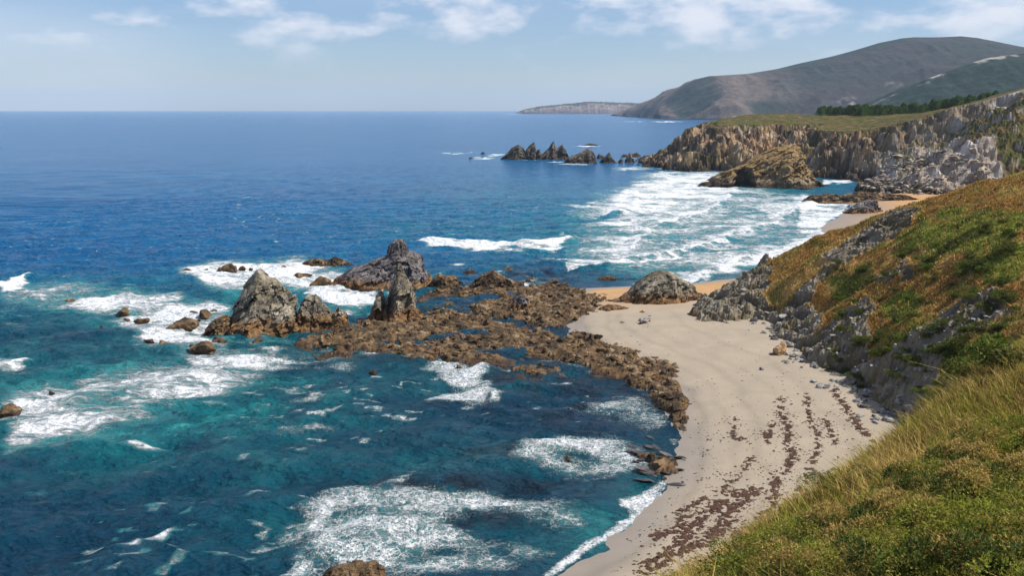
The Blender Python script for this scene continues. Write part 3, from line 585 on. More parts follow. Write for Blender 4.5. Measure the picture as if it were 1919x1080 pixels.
# ------------------------------------------------------------------ rocks
def skyline_rock(prof, Yr, depth=.75, d0=2.0, nx=110, ny=70, rough=.06, seed=0, base=-1.2, lean=0.0, shape=.85, block=1.0):
    """rock whose ridge follows the given skyline at distance Yr, with flanks falling away on both sides"""
    P = np.array([at_y(px, py, Yr) for px, py in prof]); xs = np.linspace(P[0, 0], P[-1, 0], nx); hs = np.interp(xs, P[:, 0], P[:, 1]) - base
    hs = np.maximum(hs, .05); hm = hs.max(); size = P[-1, 0] - P[0, 0]
    v = np.linspace(-1, 1, ny); Xg, Vg = np.meshgrid(xs, v); Hg = np.tile(hs, (ny, 1))
    ridge_off = .12 * hm * fbm(xs / (size * .22), 0 * xs, o=3, seed=seed + 5)
    D = depth * (Hg * .75 + .25 * hm * np.sqrt(np.clip(Hg / hm, 0, 1))) + d0
    Yg = Yr + Vg * D + ridge_off[None] - lean * Hg * Vg * 0
    Zg = base + Hg * np.clip(1 - abs(Vg) ** 1.25, 0, 1) ** shape
    s = max(hm, 2.0)
    cx = float(xs.mean())
    e = np.clip((1 - abs(Vg)) * 6, 0, 1) * np.clip(1.35 - (Zg - base) / hm, .36, 1)
    for k, (fr, am) in enumerate([(.55, 1.0), (.22, .6), (.09, .25), (.04, .12)]):
        L = s * fr; a_ = rough * s * am
        # bedding tilted like the slates of this coast
        U = (Xg * .8 - Zg * .6) / L; V_ = (Xg * .6 + Zg * .8) / (L * 2.2); W_ = Yg / L
        Xg = Xg + a_ * fbm(U, V_, W_, o=2, seed=seed + 10 * k) * e
        Yg = Yg + a_ * 1.5 * fbm(U + 40, V_, W_, o=2, seed=seed + 10 * k + 1, ridged=True) * e
        Zg = Zg + a_ * .8 * fbm(U, V_ + 40, W_, o=2, seed=seed + 10 * k + 2) * e * np.clip((Zg - base) / s * 3, 0, 1) * (.35 if k == 0 else 1)
    for k, (fr, am) in enumerate([(.30, .15), (.14, .09), (.06, .035)]):
        L = s * fr; U = (Xg * .8 - Zg * .6) / L; V_ = (Xg * .6 + Zg * .8) / (L * 2.0); W_ = Yg / L
        cv_ = cell(U + .4 * fbm(U, V_, W_, o=2, seed=seed + 70), V_, W_, seed + 60 + k) * e * block * s * am; cw_ = cell(U, V_ + 9, W_, seed + 64 + k) * e * block * s * am
        Xg = Xg + cw_ * .7; Yg = Yg + cv_ * 1.3; Zg = Zg + cw_ * .45 * np.clip((Zg - base) / s * 3, 0, 1)
    V = np.stack([Xg, Yg, Zg], -1).reshape(-1, 3)
    return V, grid_faces(nx, ny)
def rock_thing(name, parts, mat, label, cat='rock', group=None):
    Vs, Fs, o = [], [], 0
    for V, F_ in parts: Vs.append(V); Fs.append(F_ + o); o += len(V)
    V = np.vstack(Vs); org = np.array([V[:, 0].mean(), V[:, 1].mean(), 0]); me = mesh_np(name, V - org, np.vstack(Fs), False, None, mat)
    ob = link(name, me, label, cat, group); ob.location = org; return ob
z3 = lambda pts, s, ox, oy: [(ox + x / s, oy + y / s) for x, y in pts]
rock_thing('sea_stack', [skyline_rock([(400, 640), (412, 622), (428, 602), (438, 578), (452, 550), (458, 532), (470, 519), (480, 507), (486, 503), (493, 512), (508, 523), (530, 540), (545, 556), (556, 578), (566, 600), (580, 628), (586, 640)], 247, .7, 2, 150, 110, .055, 101)], M_grey, 'tall pointed grey pyramid rock with lichen streaks, at the left end of the reef', 'sea stack')
rock_thing('sea_stack', [skyline_rock([(548, 640), (556, 600), (563, 572), (572, 556), (580, 551), (585, 556), (592, 551), (604, 563), (614, 580), (622, 592), (628, 580), (636, 573), (645, 588), (651, 612), (660, 640)], 249, .6, 1.5, 110, 70, .07, 111)], M_grey, 'low double-humped grey rock just right of the big pyramid', 'sea stack')
rock_thing('sea_stack', [skyline_rock([(684, 612), (694, 588), (701, 566), (706, 551), (710, 546), (716, 556), (721, 572), (726, 566), (730, 545), (737, 517), (742, 499), (746, 494), (752, 505), (760, 522), (766, 540), (772, 560), (781, 576), (796, 593), (806, 612)], 257, .45, 1.5, 130, 80, .05, 121)], M_grey, 'slender grey rock spire with a small side prong, in the middle of the reef', 'sea stack')
kz = float(at_y(745, 473, 312)[1])
rock_thing('sea_stack', [skyline_rock([(612, 540), (622, 527), (640, 515), (656, 504), (680, 495), (696, 489), (716, 480), (732, 472), (748, 469), (764, 469), (776, 472), (786, 478), (792, 497), (802, 514), (812, 530), (822, 545)], 312, .8, 3, 150, 100, .07, 131, -1.2, 0, .55, 1.3),
    skyline_rock([(727, 478), (729, 466), (733, 457), (741, 449), (748, 446), (755, 449), (760, 458), (763, 467), (765, 478)], 311, .55, .5, 50, 40, .08, 137, kz - 1.5, 0, .5, 1.3)], M_dark, 'broad dark slate rock topped by a round knob, behind the spire', 'sea stack')
A_ = z3([(660, 860), (690, 842), (750, 805), (800, 808), (822, 752), (890, 720), (1000, 682), (1110, 640), (1200, 582), (1350, 502), (1480, 466), (1590, 460), (1620, 490), (1645, 560), (1690, 690), (1750, 800), (1870, 862)], 5.05, 1180, 180)
arch = rock_thing('arch_rock', [skyline_rock(A_, 722, .75, 5, 200, 130, .08, 141, -2, 0, .62, 1.5)], M_arch, 'tan rock with a dry grass back and a dark sea cave, in the far surf', 'rock')
# the sea cave: the seaward face is pushed deep in under an overhanging roof
cx0, _ = at_y(1393, 340, 708); me = arch.data; q = np.empty(len(me.vertices) * 3); me.vertices.foreach_get('co', q); q = q.reshape(-1, 3); q += np.array(arch.location)
cxx = cx0 + .25 * q[:, 2]; roof = 14.5 * np.sqrt(np.clip(1 - ((q[:, 0] - cxx) / 7.5) ** 2, 0, 1)); front = q[:, 1] < 719
ins = front & (roof > 0) & (q[:, 2] < roof); dep = sstep(0, 3.0, roof - q[:, 2]); q[:, 1] += np.where(ins, dep * np.clip(733 - q[:, 1], 0, 40) * .95, 0); q[:, 2] = np.where(ins & (dep > .5), q[:, 2] * .8 - 1.0, q[:, 2])
q -= np.array(arch.location); me.vertices.foreach_set('co', q.astype(np.float32).ravel()); me.update()
rock_thing('rock_outcrop', [skyline_rock([(1112, 580), (1122, 570), (1140, 563), (1162, 560), (1178, 548), (1190, 534), (1205, 520), (1222, 510), (1240, 507), (1262, 511), (1282, 523), (1296, 536), (1308, 550), (1322, 557), (1340, 566), (1350, 580)], 279, .62, 2, 150, 90, .07, 151, -.5, 0, .6)], M_grey, 'rounded grey outcrop between the two beaches, at the foot of the spur', 'rock')
F1 = [(600, 305), (640, 262), (690, 205), (740, 180), (790, 210), (802, 245), (830, 190), (875, 155), (886, 240), (905, 225), (920, 210), (942, 262), (1000, 200), (1030, 145), (1055, 212), (1105, 175), (1138, 240), (1150, 305)]
far = [(F1, 1110, 'jagged twin-peaked dark islet farthest left off the headland'), ([(1110, 345), (1165, 275), (1240, 250), (1320, 205), (1362, 250), (1392, 340)], 1035, 'dark sharp-ridged islet in the middle of the far skerry row'),
       ([(1405, 340), (1450, 282), (1490, 240), (1512, 290), (1560, 335)], 1040, 'small pointed islet with a pale front, right of the dark ridge islet'), ([(1550, 338), (1590, 280), (1606, 335)], 1040, 'smallest thin spike rock in the far skerry row'),
       ([(1602, 335), (1640, 258), (1665, 240), (1692, 300), (1705, 335)], 1050, 'blunt pointed islet closest to the headland tip'), ([(1735, 392), (1760, 350), (1812, 335), (1840, 388)], 960, 'low dark block in the foam below the headland tip'),
       ([(1255, 194), (1290, 180), (1330, 168), (1390, 178), (1415, 194)], 1530, 'flat lone islet ringed with foam out beyond the skerries'), ([(1380, 300), (1405, 252), (1440, 272), (1460, 300)], 1130, 'little dark rock behind the pointed far islets'),
       ([(1585, 275), (1610, 255), (1640, 262), (1690, 250), (1720, 240), (1748, 278)], 1170, 'dark ragged reef hump behind the headland tip'), ([(330, 296), (355, 278), (385, 296)], 1130, 'tiny awash rock left of the far islets, nearer the camera'), ([(435, 252), (458, 236), (478, 252)], 1250, 'tiny awash rock left of the far islets, farther out')]
for i, (P, Yr, lab) in enumerate(far):
    rock_thing('islet', [skyline_rock(z3(P, 4.36, 800, 230), Yr, .6, 3, 90 if i < 3 else 40, 46 if i < 3 else 24, .075, 160 + 7 * i, -1.5, 0, .8)], M_far, lab, 'islet', 'skerries off the headland')
# mid-size rocks: (skyline, distance, material, label)
mid = [([(560, 498), (572, 489), (592, 485), (608, 489), (618, 486), (627, 481), (640, 487), (655, 492), (664, 500)], 352, M_brown, 'long low brown ridge of rock awash behind the pyramid'),
       ([(386, 626), (393, 607), (405, 597), (416, 592), (428, 590), (440, 606), (446, 626)], 243, M_brown, 'brown lump of rock leaning on the left foot of the pyramid'),
       ([(800, 540), (812, 520), (822, 514), (838, 517), (852, 518), (864, 530), (872, 544)], 306, M_brown, 'brown hump right of the dark slate rock'),
       ([(860, 518), (868, 509), (880, 505), (890, 509), (900, 519)], 338, M_brown, 'rounded brown rock at the seaward edge of the reef'),
       ([(872, 548), (885, 528), (900, 516), (914, 511), (926, 505), (938, 512), (946, 520), (962, 534), (968, 548)], 305, M_brown, 'wide brown rock with a grey crest at the back of the reef'),
       ([(1112, 530), (1122, 521), (1136, 517), (1150, 519), (1163, 528), (1180, 522), (1200, 524), (1212, 538)], 322, M_brown, 'brown rocks at the water behind the grey outcrop'),
       ([(952, 592), (958, 572), (966, 557), (978, 552), (988, 560), (992, 592)], 268, M_dark, 'dark upright block standing in the brown reef'),
       ([(800, 600), (812, 586), (830, 577), (842, 583), (852, 600)], 262, M_brown, 'brown boulder heap beside the spire, on the pool side'),
       ([(1180, 600), (1190, 590), (1205, 582), (1215, 590), (1224, 600)], 262, M_dark, 'dark wedge boulder on the sand before the grey outcrop'),
       ([(1112, 590), (1125, 577), (1140, 570), (1160, 572), (1180, 578), (1192, 590)], 268, M_dark, 'dark broken rocks along the left foot of the grey outcrop'),
       ([(1290, 605), (1294, 586), (1300, 575), (1308, 580), (1314, 605)], 257, M_dark, 'small dark upright rock between outcrop and spur'),
       ([(1582, 398), (1596, 387), (1612, 379), (1628, 374), (1640, 375), (1648, 388), (1652, 398)], 528, M_dark, 'big flat-backed boulder on the far beach'),
       ([(1504, 376), (1520, 366), (1550, 363), (1580, 366), (1610, 358), (1650, 362), (1700, 366), (1730, 378)], 592, M_brown, 'long brown rock shelf at the far end of the second beach'),
       ([(590, 1092), (612, 1072), (640, 1062), (668, 1056), (700, 1055), (712, 1068), (720, 1092)], 110, M_brown, 'weedy brown rock awash at the bottom edge of the bay'),
       ([(1325, 352), (1345, 338), (1362, 345), (1375, 356)], 712, M_far, 'small dark rock at the seaward toe of the cave rock')]
for i, (P, Yr, m_, lab) in enumerate(mid):
    rock_thing('rock', [skyline_rock(P, Yr, .7, 1.2, 80, 54, .12, 260 + 9 * i, -.8, 0, .6, 1.5)], m_, lab, 'rock')

# boulder kinds shared by all loose stones
def boulder_mesh(name, seed, sub, mat, flat=.7):
    import bmesh
    bm = bmesh.new(); bmesh.ops.create_icosphere(bm, subdivisions=sub, radius=1.0)
    V = np.array([v.co[:] for v in bm.verts]); r = np.random.default_rng(seed)
    D = V / np.linalg.norm(V, axis=1)[:, None]; R = np.full(len(V), 1.25)
    for k in range(11):
        n_ = r.normal(size=3); n_ /= np.linalg.norm(n_); dd = r.uniform(.55, .95); c_ = D @ n_
        R = np.where(c_ > .05, np.minimum(R, dd / np.maximum(c_, .05)), R)
    R = R * (1 + .12 * fbm(D[:, 0] * 2.5 + seed, D[:, 1] * 2.5, D[:, 2] * 2.5, o=3, seed=seed) + .22 * cell(D[:, 0] * 2.2 + 5, D[:, 1] * 2.2 + 5, D[:, 2] * 2.2 + 5, seed)); V = D * R[:, None] * np.array([1, .8, flat])
    for v, c_ in zip(bm.verts, V): v.co = c_
    me = bpy.data.meshes.new(name); bm.to_mesh(me); bm.free(); me.materials.append(mat); return me
BR = [boulder_mesh('reef_boulder', 300 + k, 3, M_brown, .65) for k in range(6)]
PB = [boulder_mesh('beach_stone', 320 + k, 2, M_pale, .55) for k in range(5)]
M_slate = rock_mat('dry_slate', DARK, .5, (-3, -2), lichen=0)
DB = [boulder_mesh('dark_stone', 340 + k, 2, M_slate, .6) for k in range(4)]
def place(me, name, x, y, z, s, label, cat, group, tilt=.3):
    o = link(name, me, label, cat, group); o.location = (x, y, z); o.scale = (s * random.uniform(.8, 1.25), s * random.uniform(.8, 1.25), s * random.uniform(.75, 1.15))
    o.rotation_euler = (random.uniform(-tilt, tilt), random.uniform(-tilt, tilt), random.uniform(0, 6.28)); return o
# rocks awash left of and behind the stacks: (px, base py, width px)
for px, py, wp in AWASH:
    x, y = ground(px, py); s = wp * .5 * y / F * 1.05
    place(random.choice(BR), 'awash_rock', float(x), float(y) + s * .4, -.05 + s * .12, s, ('large ' if wp > 30 else 'small ' if wp < 15 else 'middling ') + 'brown rock awash ' + ('at the left edge of the picture' if px < 130 else 'in the foam left of the pyramid rock' if px < 420 and py > 540 else 'in the white water behind the pyramid rock' if py < 545 and px < 640 else 'off the seaward side of the reef' if py < 560 else 'in the bay in front of the reef'), 'rock', 'rocks awash round the stacks')

# ------------------------------------------------------------------ reef platform
REEF = [[(560, 640), (600, 625), (660, 612), (700, 600), (790, 590), (840, 570), (900, 575), (960, 560), (1000, 545), (1090, 545), (1150, 560), (1130, 580), (1090, 600), (1000, 612), (1080, 622), (1180, 640), (1195, 660), (1250, 680), (1285, 715), (1300, 765), (1270, 800), (1245, 790), (1225, 740), (1180, 710), (1090, 690), (1010, 668), (900, 660), (780, 665), (660, 655), (590, 652)],
        [(800, 560), (820, 540), (870, 535), (960, 530), (1060, 535), (1100, 548), (1060, 556), (990, 556), (900, 562)], [(1195, 850), (1220, 838), (1262, 855), (1268, 885), (1220, 880)], [(960, 690), (1010, 680), (1060, 695), (1000, 705)], [(840, 578), (900, 562), (1000, 556), (1095, 550), (1135, 575), (1085, 602), (1060, 614), (960, 600), (880, 602)], [(620, 655), (760, 660), (900, 655), (980, 668), (900, 676), (760, 674)]]
rx = axis([(-75, 70, .42)]); ry = axis([(120, 325, .5)])
X, Y = np.meshgrid(rx, ry); a_, b_ = pix(X, Y, 0 * X + .4)
a_ = a_ + 22 * fbm(X / 7, Y / 7, o=4, seed=401); b_ = b_ + 7 * fbm(X / 7 + 9, Y / 7, o=4, seed=402)
m = np.full(X.shape, -1e9)
for P in REEF: m = np.maximum(m, poly_sd(a_, b_, P))
lev = np.clip(m / 9, -1, 1) * .72 + .05
Zr = lev + .55 * fbm((X + .5 * Y) / 4, (Y - .4 * X) / 9, o=5, seed=403, ridged=True) + .45 * fbm(X / 1.6, Y / 1.6, o=4, seed=404) + .65 * cell((X + .5 * Y) / 1.5, (Y - .4 * X) / 3.2, 0, 410) + .6 * cell(X / 5, Y / 7, 0, 414) - .10
# standing pools and channels
for P in [[(905, 598), (960, 596), (1010, 606), (1060, 616), (1085, 628), (1060, 634), (1000, 618), (930, 606)], [(830, 578), (880, 572), (905, 590), (850, 592)], [(870, 560), (930, 556), (940, 566), (880, 570)], [(640, 585), (690, 580), (690, 600), (650, 608)]]:
    Zr -= 1.0 * sstep(-3, 3, poly_sd(a_, b_, P))
Zr = np.where(m < -14, -2, Zr)
keep = (m > -16)
V = np.stack([X, Y, Zr], -1).reshape(-1, 3); Fq = grid_faces(len(rx), len(ry)); Fq = Fq[keep.ravel()[Fq].all(1)]
used = np.unique(Fq); remap = np.zeros(len(V), int); remap[used] = np.arange(len(used))
me = mesh_np('reef', V[used], remap[Fq], False, None, M_brown); link('reef', me, kind='structure')
# boulders on it: the largest one by one, the rubble between them as one mass
cand = np.argwhere((m > 0) & (Zr > .15)); pick = cand[rng.choice(len(cand), 2900, replace=False)]
siz = np.sort(rng.gamma(2.2, .20, 2900) + .16)[::-1]
for (j, i), s in zip(pick[:240], siz[:240]):
    s = min(s, 1.5) * .8
    place(random.choice(BR), 'reef_boulder', rx[i], ry[j], Zr[j, i] + s * .15, s, ('big ' if s > .75 else 'smaller ') + 'brown boulder lying on the reef ' + ('close round the rock spire' if rx[i] < -22 else 'in its middle, by the pools' if rx[i] < 12 else 'near its sandy end'), 'boulder', 'boulders on the reef')
def scatter_rocks(name, pts, sizes, mat, flat=.65, seed=0, label=None):
    bmv = np.array([v.co[:] for v in boulder_mesh('tmp', 500 + seed, 1, mat, flat).vertices]); tm = bpy.data.meshes['tmp'] if 'tmp' in bpy.data.meshes else None
    src = [x for x in bpy.data.meshes if x.name.startswith('tmp')][-1]
    fc = np.array([p_.vertices[:] for p_ in src.polygons]); n_ = len(pts); r = np.random.default_rng(seed)
    ang = r.uniform(0, 6.28, n_); ca, sa = np.cos(ang), np.sin(ang); sc = np.stack([r.uniform(.7, 1.4, n_), r.uniform(.7, 1.2, n_), r.uniform(.6, 1.2, n_)], -1) * np.asarray(sizes)[:, None]
    L = bmv[None] * sc[:, None] + .12 * r.normal(size=(n_, len(bmv), 3)) * np.asarray(sizes)[:, None, None]
    Vx = L[..., 0] * ca[:, None] - L[..., 1] * sa[:, None]; Vy = L[..., 0] * sa[:, None] + L[..., 1] * ca[:, None]
    V = np.stack([Vx, Vy, L[..., 2]], -1) + np.asarray(pts)[:, None]
    Fc = (fc[None] + (np.arange(n_) * len(bmv))[:, None, None]).reshape(-1, 3)
    bpy.data.meshes.remove(src)
    return link(name, mesh_np(name, V.reshape(-1, 3), Fc, False, None, mat), label, 'rubble', None, 'stuff')
P3 = np.array([(rx[i], ry[j], Zr[j, i]) for j, i in pick[240:]]); scatter_rocks('reef_rubble', P3, siz[240:] * .75, M_brown, seed=1, label='brown rubble strewn over the rocky reef')

# ------------------------------------------------------------------ stones at the foot of the slope
spots = []
for cx, cy, rx_, ry_, n_ in [(1452, 622, 22, 12, 22), (1500, 668, 34, 10, 26), (1520, 684, 26, 10, 14), (1575, 716, 34, 8, 22), (1620, 742, 30, 14, 26), (1668, 778, 34, 10, 26), (1690, 792, 20, 8, 12), (1480, 648, 16, 6, 8), (1200, 592, 40, 8, 8), (1420, 605, 14, 5, 4)]:
    for k in range(n_): spots.append((random.gauss(cx, rx_ * .6), random.gauss(cy, ry_ * .6), cx))
for px, py, cx in spots:
    x, y = ground(px, py, 2.0); s = min(1.2, random.gammavariate(2.2, .2) + .18)
    z = max(float(beach_z(x, y)), float(hill_z(np.array([x]), np.array([y]))[0]))
    place(random.choice(PB + PB + DB), 'beach_stone', float(x), float(y), z + s * .15, s, 'grey stone in the rubble on the sand ' + ('before the grey outcrop' if cx < 1300 else 'round the ochre boulder' if cx < 1540 else 'below the bare scree face'), 'stone', 'stones at the foot of the slope')
x, y = ground(1462, 662, 2.0); M_och = rock_mat('ochre_boulder', [(.30, .19, .09), (.46, .31, .16), (.55, .40, .24)], .8, (-3, -2), lichen=0)
place(boulder_mesh('ochre', 355, 3, M_och, 1.1), 'boulder', float(x), float(y), float(beach_z(x, y)) + .8, 1.5, 'ochre boulder standing among grey stones on the sand', 'boulder', None, .1)
for px, py, s, lab in [(1204, 604, 1.2, 'dark flat stone lying alone on the sand before the outcrop'), (1412, 606, 1.4, 'dark wedge stone on the sand below the spur'), (1428, 692, .55, 'small dark stone alone in the middle of the sand')]:
    x, y = ground(px, py, 1.5); place(DB[0], 'stone', float(x), float(y), float(beach_z(x, y)) + s * .2, s, lab, 'stone', None)
for k in range(26):
    px, py = random.gauss(1234, 24), random.gauss(862, 17); x, y = ground(px, py, .3); s_ = random.uniform(.35, 1.0)
    o = place(random.choice(DB), 'slate_rock', float(x), float(y), .1 + s_ * .1, s_, 'black slaty slab in the foam at the near water edge of the beach', 'stone', 'slate slabs at the near water edge', .25); o.scale.x *= 1.8; o.scale.z *= .6; o.rotation_euler.z = random.gauss(-.6, .25)
# loose scree lying on the bare patches of the slope
cand = np.argwhere((HR > .5) & (Zh > 2.5)); cand = cand[(hx[cand[:, 1]] > 40)]; pk = cand[rng.choice(len(cand), 1800, replace=False)]
P3 = np.array([(hx[i] + rng.uniform(-.3, .3), hy[j] + rng.uniform(-.3, .3), Zh[j, i]) for j, i in pk]); scatter_rocks('slope_scree', P3, rng.gamma(2, .11, len(P3)) + .08, M_pale, .6, 2, 'grey scree on the bare patches of the slope')
cx_ = []
for k in range(1500):
    x = rng.uniform(225, 300); y = rng.uniform(600, 760)
    cx_.append((x, y))
cx_ = np.array(cx_); zz = head_z(cx_[:, 0], cx_[:, 1]); sdv = poly_sd(cx_[:, 0], cx_[:, 1], COAST); ok = (sdv > -4) & (sdv < 50) & (zz > -.5)
scatter_rocks('landslip_blocks', np.column_stack([cx_, zz])[ok], rng.gamma(2, .5, ok.sum()) + .4, M_slip, .6, 3, 'pale fallen blocks under the landslip cliff')

# ------------------------------------------------------------------ seaweed wrack on the sand
lines = [([(965, 175), (975, 240), (1000, 290), (995, 340), (1020, 400), (990, 440), (950, 490), (940, 580), (900, 640)], 700, 12), ([(1070, 160), (1080, 260), (1110, 300), (1115, 370), (1090, 430), (1070, 500)], 330, 9), ([(1170, 150), (1220, 210), (1260, 280), (1330, 350), (1320, 400), (1260, 440)], 520, 9),
         ([(940, 260), (920, 340), (905, 300)], 120, 9), ([(870, 525), (760, 600), (740, 680), (690, 690)], 650, 22), ([(800, 525), (680, 600), (600, 690), (520, 770), (440, 800)], 800, 20), ([(600, 610), (560, 670), (440, 690), (340, 740), (270, 800)], 800, 14),
         ([(900, 610), (870, 670), (780, 700)], 260, 14), ([(690, 720), (600, 745), (500, 800), (420, 850)], 300, 16), ([(790, 240), (780, 310), (830, 330)], 70, 8), ([(520, 540), (480, 600), (460, 640)], 120, 8), ([(1130, 250), (1160, 300), (1180, 360)], 80, 12), ([(860, 390), (800, 470), (700, 540), (560, 600)], 160, 12), ([(1050, 520), (980, 600), (930, 640)], 130, 14), ([(640, 790), (560, 850), (480, 880)], 120, 20)]
pbx = rng.uniform(1100, 1700, 5200); pby = 600 + rng.random(5200) * 400; qd = vnoise(pbx / 40, pby / 16, seed=79); gxp, gyp = ground(pbx, pby, 1.6); zp = beach_z(gxp, gyp); ok = (zp > .15) & (rng.random(5200) < .15 + (qd > .6)) & (hill_z(gxp, gyp) < zp + .3)
scatter_rocks('pebbles', np.column_stack([gxp, gyp, zp])[ok], (rng.gamma(1.6, .035, 5200) + .03)[ok], M_pale, .6, 8, 'scattered pebbles and shell grit on the sand')['category'] = 'pebbles'
sp_, ss = [], []
for P, n_, sprd in lines:
    P = np.array(P, float); seg = np.r_[0, np.cumsum(np.linalg.norm(np.diff(P, axis=0), axis=1))]
    for k in range(int(n_ * 6)):
        tt = rng.uniform(0, seg[-1]); x = np.interp(tt, seg, P[:, 0]) + rng.normal() * sprd * (.5 + .9 * (rng.random() < .3)); y = np.interp(tt, seg, P[:, 1]) + rng.normal() * sprd * .5
        q = vnoise(np.array([x / 14.]), np.array([y / 7.]), seed=77)[0]
        if q < .46: continue
        sp_.append((1000 + x / 2.088, 660 + y / 2.088)); ss.append(rng.gamma(1.8, .05) + .045)
for k in range(4000):
    x, y = rng.uniform(300, 1340), rng.uniform(230, 860)
    if vnoise(np.array([x / 40.]), np.array([y / 18.]), seed=78)[0] > .55: sp_.append((1000 + x / 2.088, 660 + y / 2.088)); ss.append(rng.gamma(2, .035) + .04)
sp_ = np.array(sp_); gxw, gyw = ground(sp_[:, 0], sp_[:, 1], 1.6); zz = beach_z(gxw, gyw); ok = zz > .35
M_weed, t, b = base_mat('seaweed', .6, .3)
t.links.new(ramp(t, noise_n(t, world_pos(t), 2.5, 4), [(.35, (.035, .015, .007)), (.65, (.10, .045, .02))]), b.inputs['Base Color'])
scatter_rocks('seaweed', np.column_stack([gxw, gyw, zz + .02])[ok], np.array(ss)[ok], M_weed, .22, 4, 'red-brown seaweed strewn in lines over the sand')['category'] = 'seaweed'

# ------------------------------------------------------------------ plants
def grass_mesh(name, x, y, z, hgt, col, lean_dir=(-.5, .1), wid=.03, seed=0):
    r = np.random.default_rng(seed); n_ = len(x); a = r.uniform(0, 6.28, n_); wv = wid * (.6 + .8 * r.random(n_)); dx, dy = np.cos(a) * wv, np.sin(a) * wv
    lx = hgt * (lean_dir[0] + .5 * r.normal(size=n_)); ly = hgt * (lean_dir[1] + .5 * r.normal(size=n_))
    b0 = np.stack([x - dx, y - dy, z - .05], -1); b1 = np.stack([x + dx, y + dy, z - .05], -1)
    m0 = np.stack([x - dx * .7 + lx * .35, y - dy * .7 + ly * .35, z + hgt * .6], -1); m1 = np.stack([x + dx * .7 + lx * .35, y + dy * .7 + ly * .35, z + hgt * .6], -1); tp = np.stack([x + lx, y + ly, z + hgt * .95], -1)
    V = np.stack([b0, b1, m1, m0, tp], 1).reshape(-1, 3); k = np.arange(n_)[:, None] * 5
    Ft = np.concatenate([k + np.array([0, 1, 2]), k + np.array([0, 2, 3]), k + np.array([3, 2, 4])], 0)
    Cc = np.repeat(col, 5, axis=0)
    return mesh_np(name, V, Ft, True, {'Col': Cc}, M_leaf)
n_ = 260000
gx_ = rng.uniform(-4, 62, n_ * 2); gy_ = rng.uniform(9, 95, n_ * 2)
dens = vnoise(gx_ / 3.0, gy_ / 3.0, seed=601); zz = hill_z(gx_, gy_); qa, qb = pix(gx_, gy_, zz)
ok = (qa > 1200) & (qa < 2050) & (qb > 600) & (qb < 1180) & (rng.random(n_ * 2) < .25 + dens)
gx_, gy_, zz = gx_[ok][:n_], gy_[ok][:n_], zz[ok][:n_]
pn_ = fbm(gx_ / 4, gy_ / 4, o=3, seed=602)[:, None]; rr = rng.random((len(gx_), 1))
cg = np.where(rr + pn_ * .9 > .55, np.array([[.56, .41, .13]]), np.where(rr > .25, np.array([[.32, .31, .045]]), np.array([[.28, .165, .06]]))) * rng.uniform(.6, 1.25, (len(gx_), 1))
link('grass', grass_mesh('grass', gx_, gy_, zz, rng.gamma(6, .09, len(gx_)) + .12, cg, (-.35, .15), .022, 5), 'tall golden and green grass on the near slope', 'grass', None, 'stuff')
# low heather, bracken and grass of the middle slope
n_ = 230000
gx_ = rng.uniform(45, 135, n_); gy_ = rng.uniform(105, 290, n_); zz = hill_z(gx_, gy_); rk = hill_at(HR, gx_, gy_); cc = hill_at(HC, gx_, gy_)
ok = (zz > 4) & (rk < .45 + .35 * (rng.random(n_) < .12)); gx_, gy_, zz, cc = gx_[ok], gy_[ok], zz[ok], cc[ok]
pal = np.array([[.43, .28, .095], [.27, .145, .042], [.16, .195, .028], [.20, .17, .045], [.30, .21, .08]]); cc = np.where(rng.random((len(gx_), 1)) < .42, pal[rng.integers(0, 5, len(gx_))], cc); cc = np.where(rk[ok][:, None] > .4, np.array([[.16, .12, .04]]), cc) * rng.uniform(.6, 2.0, (len(gx_), 1))
clump = vnoise(gx_ / 1.6, gy_ / 1.6, seed=605)
link('heath', grass_mesh('heath', gx_, gy_, zz, .18 + .75 * clump * rng.uniform(.5, 1, len(gx_)), cc, (-.2, 0), .10, 6), 'rusty bracken and heath covering the middle slope', 'heath', None, 'stuff')
def bush_mesh(name, seed, cols, nleaf=1500, nl=9, flat=.75, leaf=.10):
    r = np.random.default_rng(seed); cen = r.normal(size=(nl, 3)) * np.array([.55, .55, .22]) + np.array([0, 0, .45]); rad = r.uniform(.28, .5, nl)
    k = r.integers(0, nl, nleaf); d = r.normal(size=(nleaf, 3)); d[:, 2] = d[:, 2] * .8 + .25; d /= np.linalg.norm(d, axis=1)[:, None]
    c_ = cen[k] + d * (rad[k] * r.uniform(.72, 1.08, nleaf))[:, None]; c_[:, 2] *= flat
    up = d + .5 * r.normal(size=(nleaf, 3)); up /= np.linalg.norm(up, axis=1)[:, None]; sd_ = np.cross(up, r.normal(size=(nleaf, 3))); sd_ /= np.linalg.norm(sd_, axis=1)[:, None]
    L = leaf * r.uniform(.6, 1.5, nleaf)[:, None]
    V = np.stack([c_ - sd_ * L * .45, c_ + sd_ * L * .45, c_ + up * L * 1.5], 1).reshape(-1, 3); V[:, 2] = np.maximum(V[:, 2], -.1)
    col = np.asarray(cols)[r.integers(0, len(cols), nl)][k] * r.uniform(.6, 1.35, (nleaf, 1))
    return mesh_np(name, V, np.arange(nleaf * 3).reshape(-1, 3), False, {'Col': np.repeat(col, 3, axis=0)}, M_leaf)
GC = [(.13, .17, .024), (.24, .25, .035), (.31, .25, .06), (.40, .28, .085), (.07, .10, .02)]
GB = [bush_mesh('gorse', 700 + k, GC, 12000, 20, .85, .034) for k in range(5)]
SB = [bush_mesh('shrub', 720 + k, [(.085, .125, .02), (.12, .155, .026), (.11, .11, .03)], 1500, 9, .6, .09) for k in range(4)]
M_wood, t, b = base_mat('woody_stem', .9, .1); b.inputs['Base Color'].default_value = (.09, .06, .04, 1)
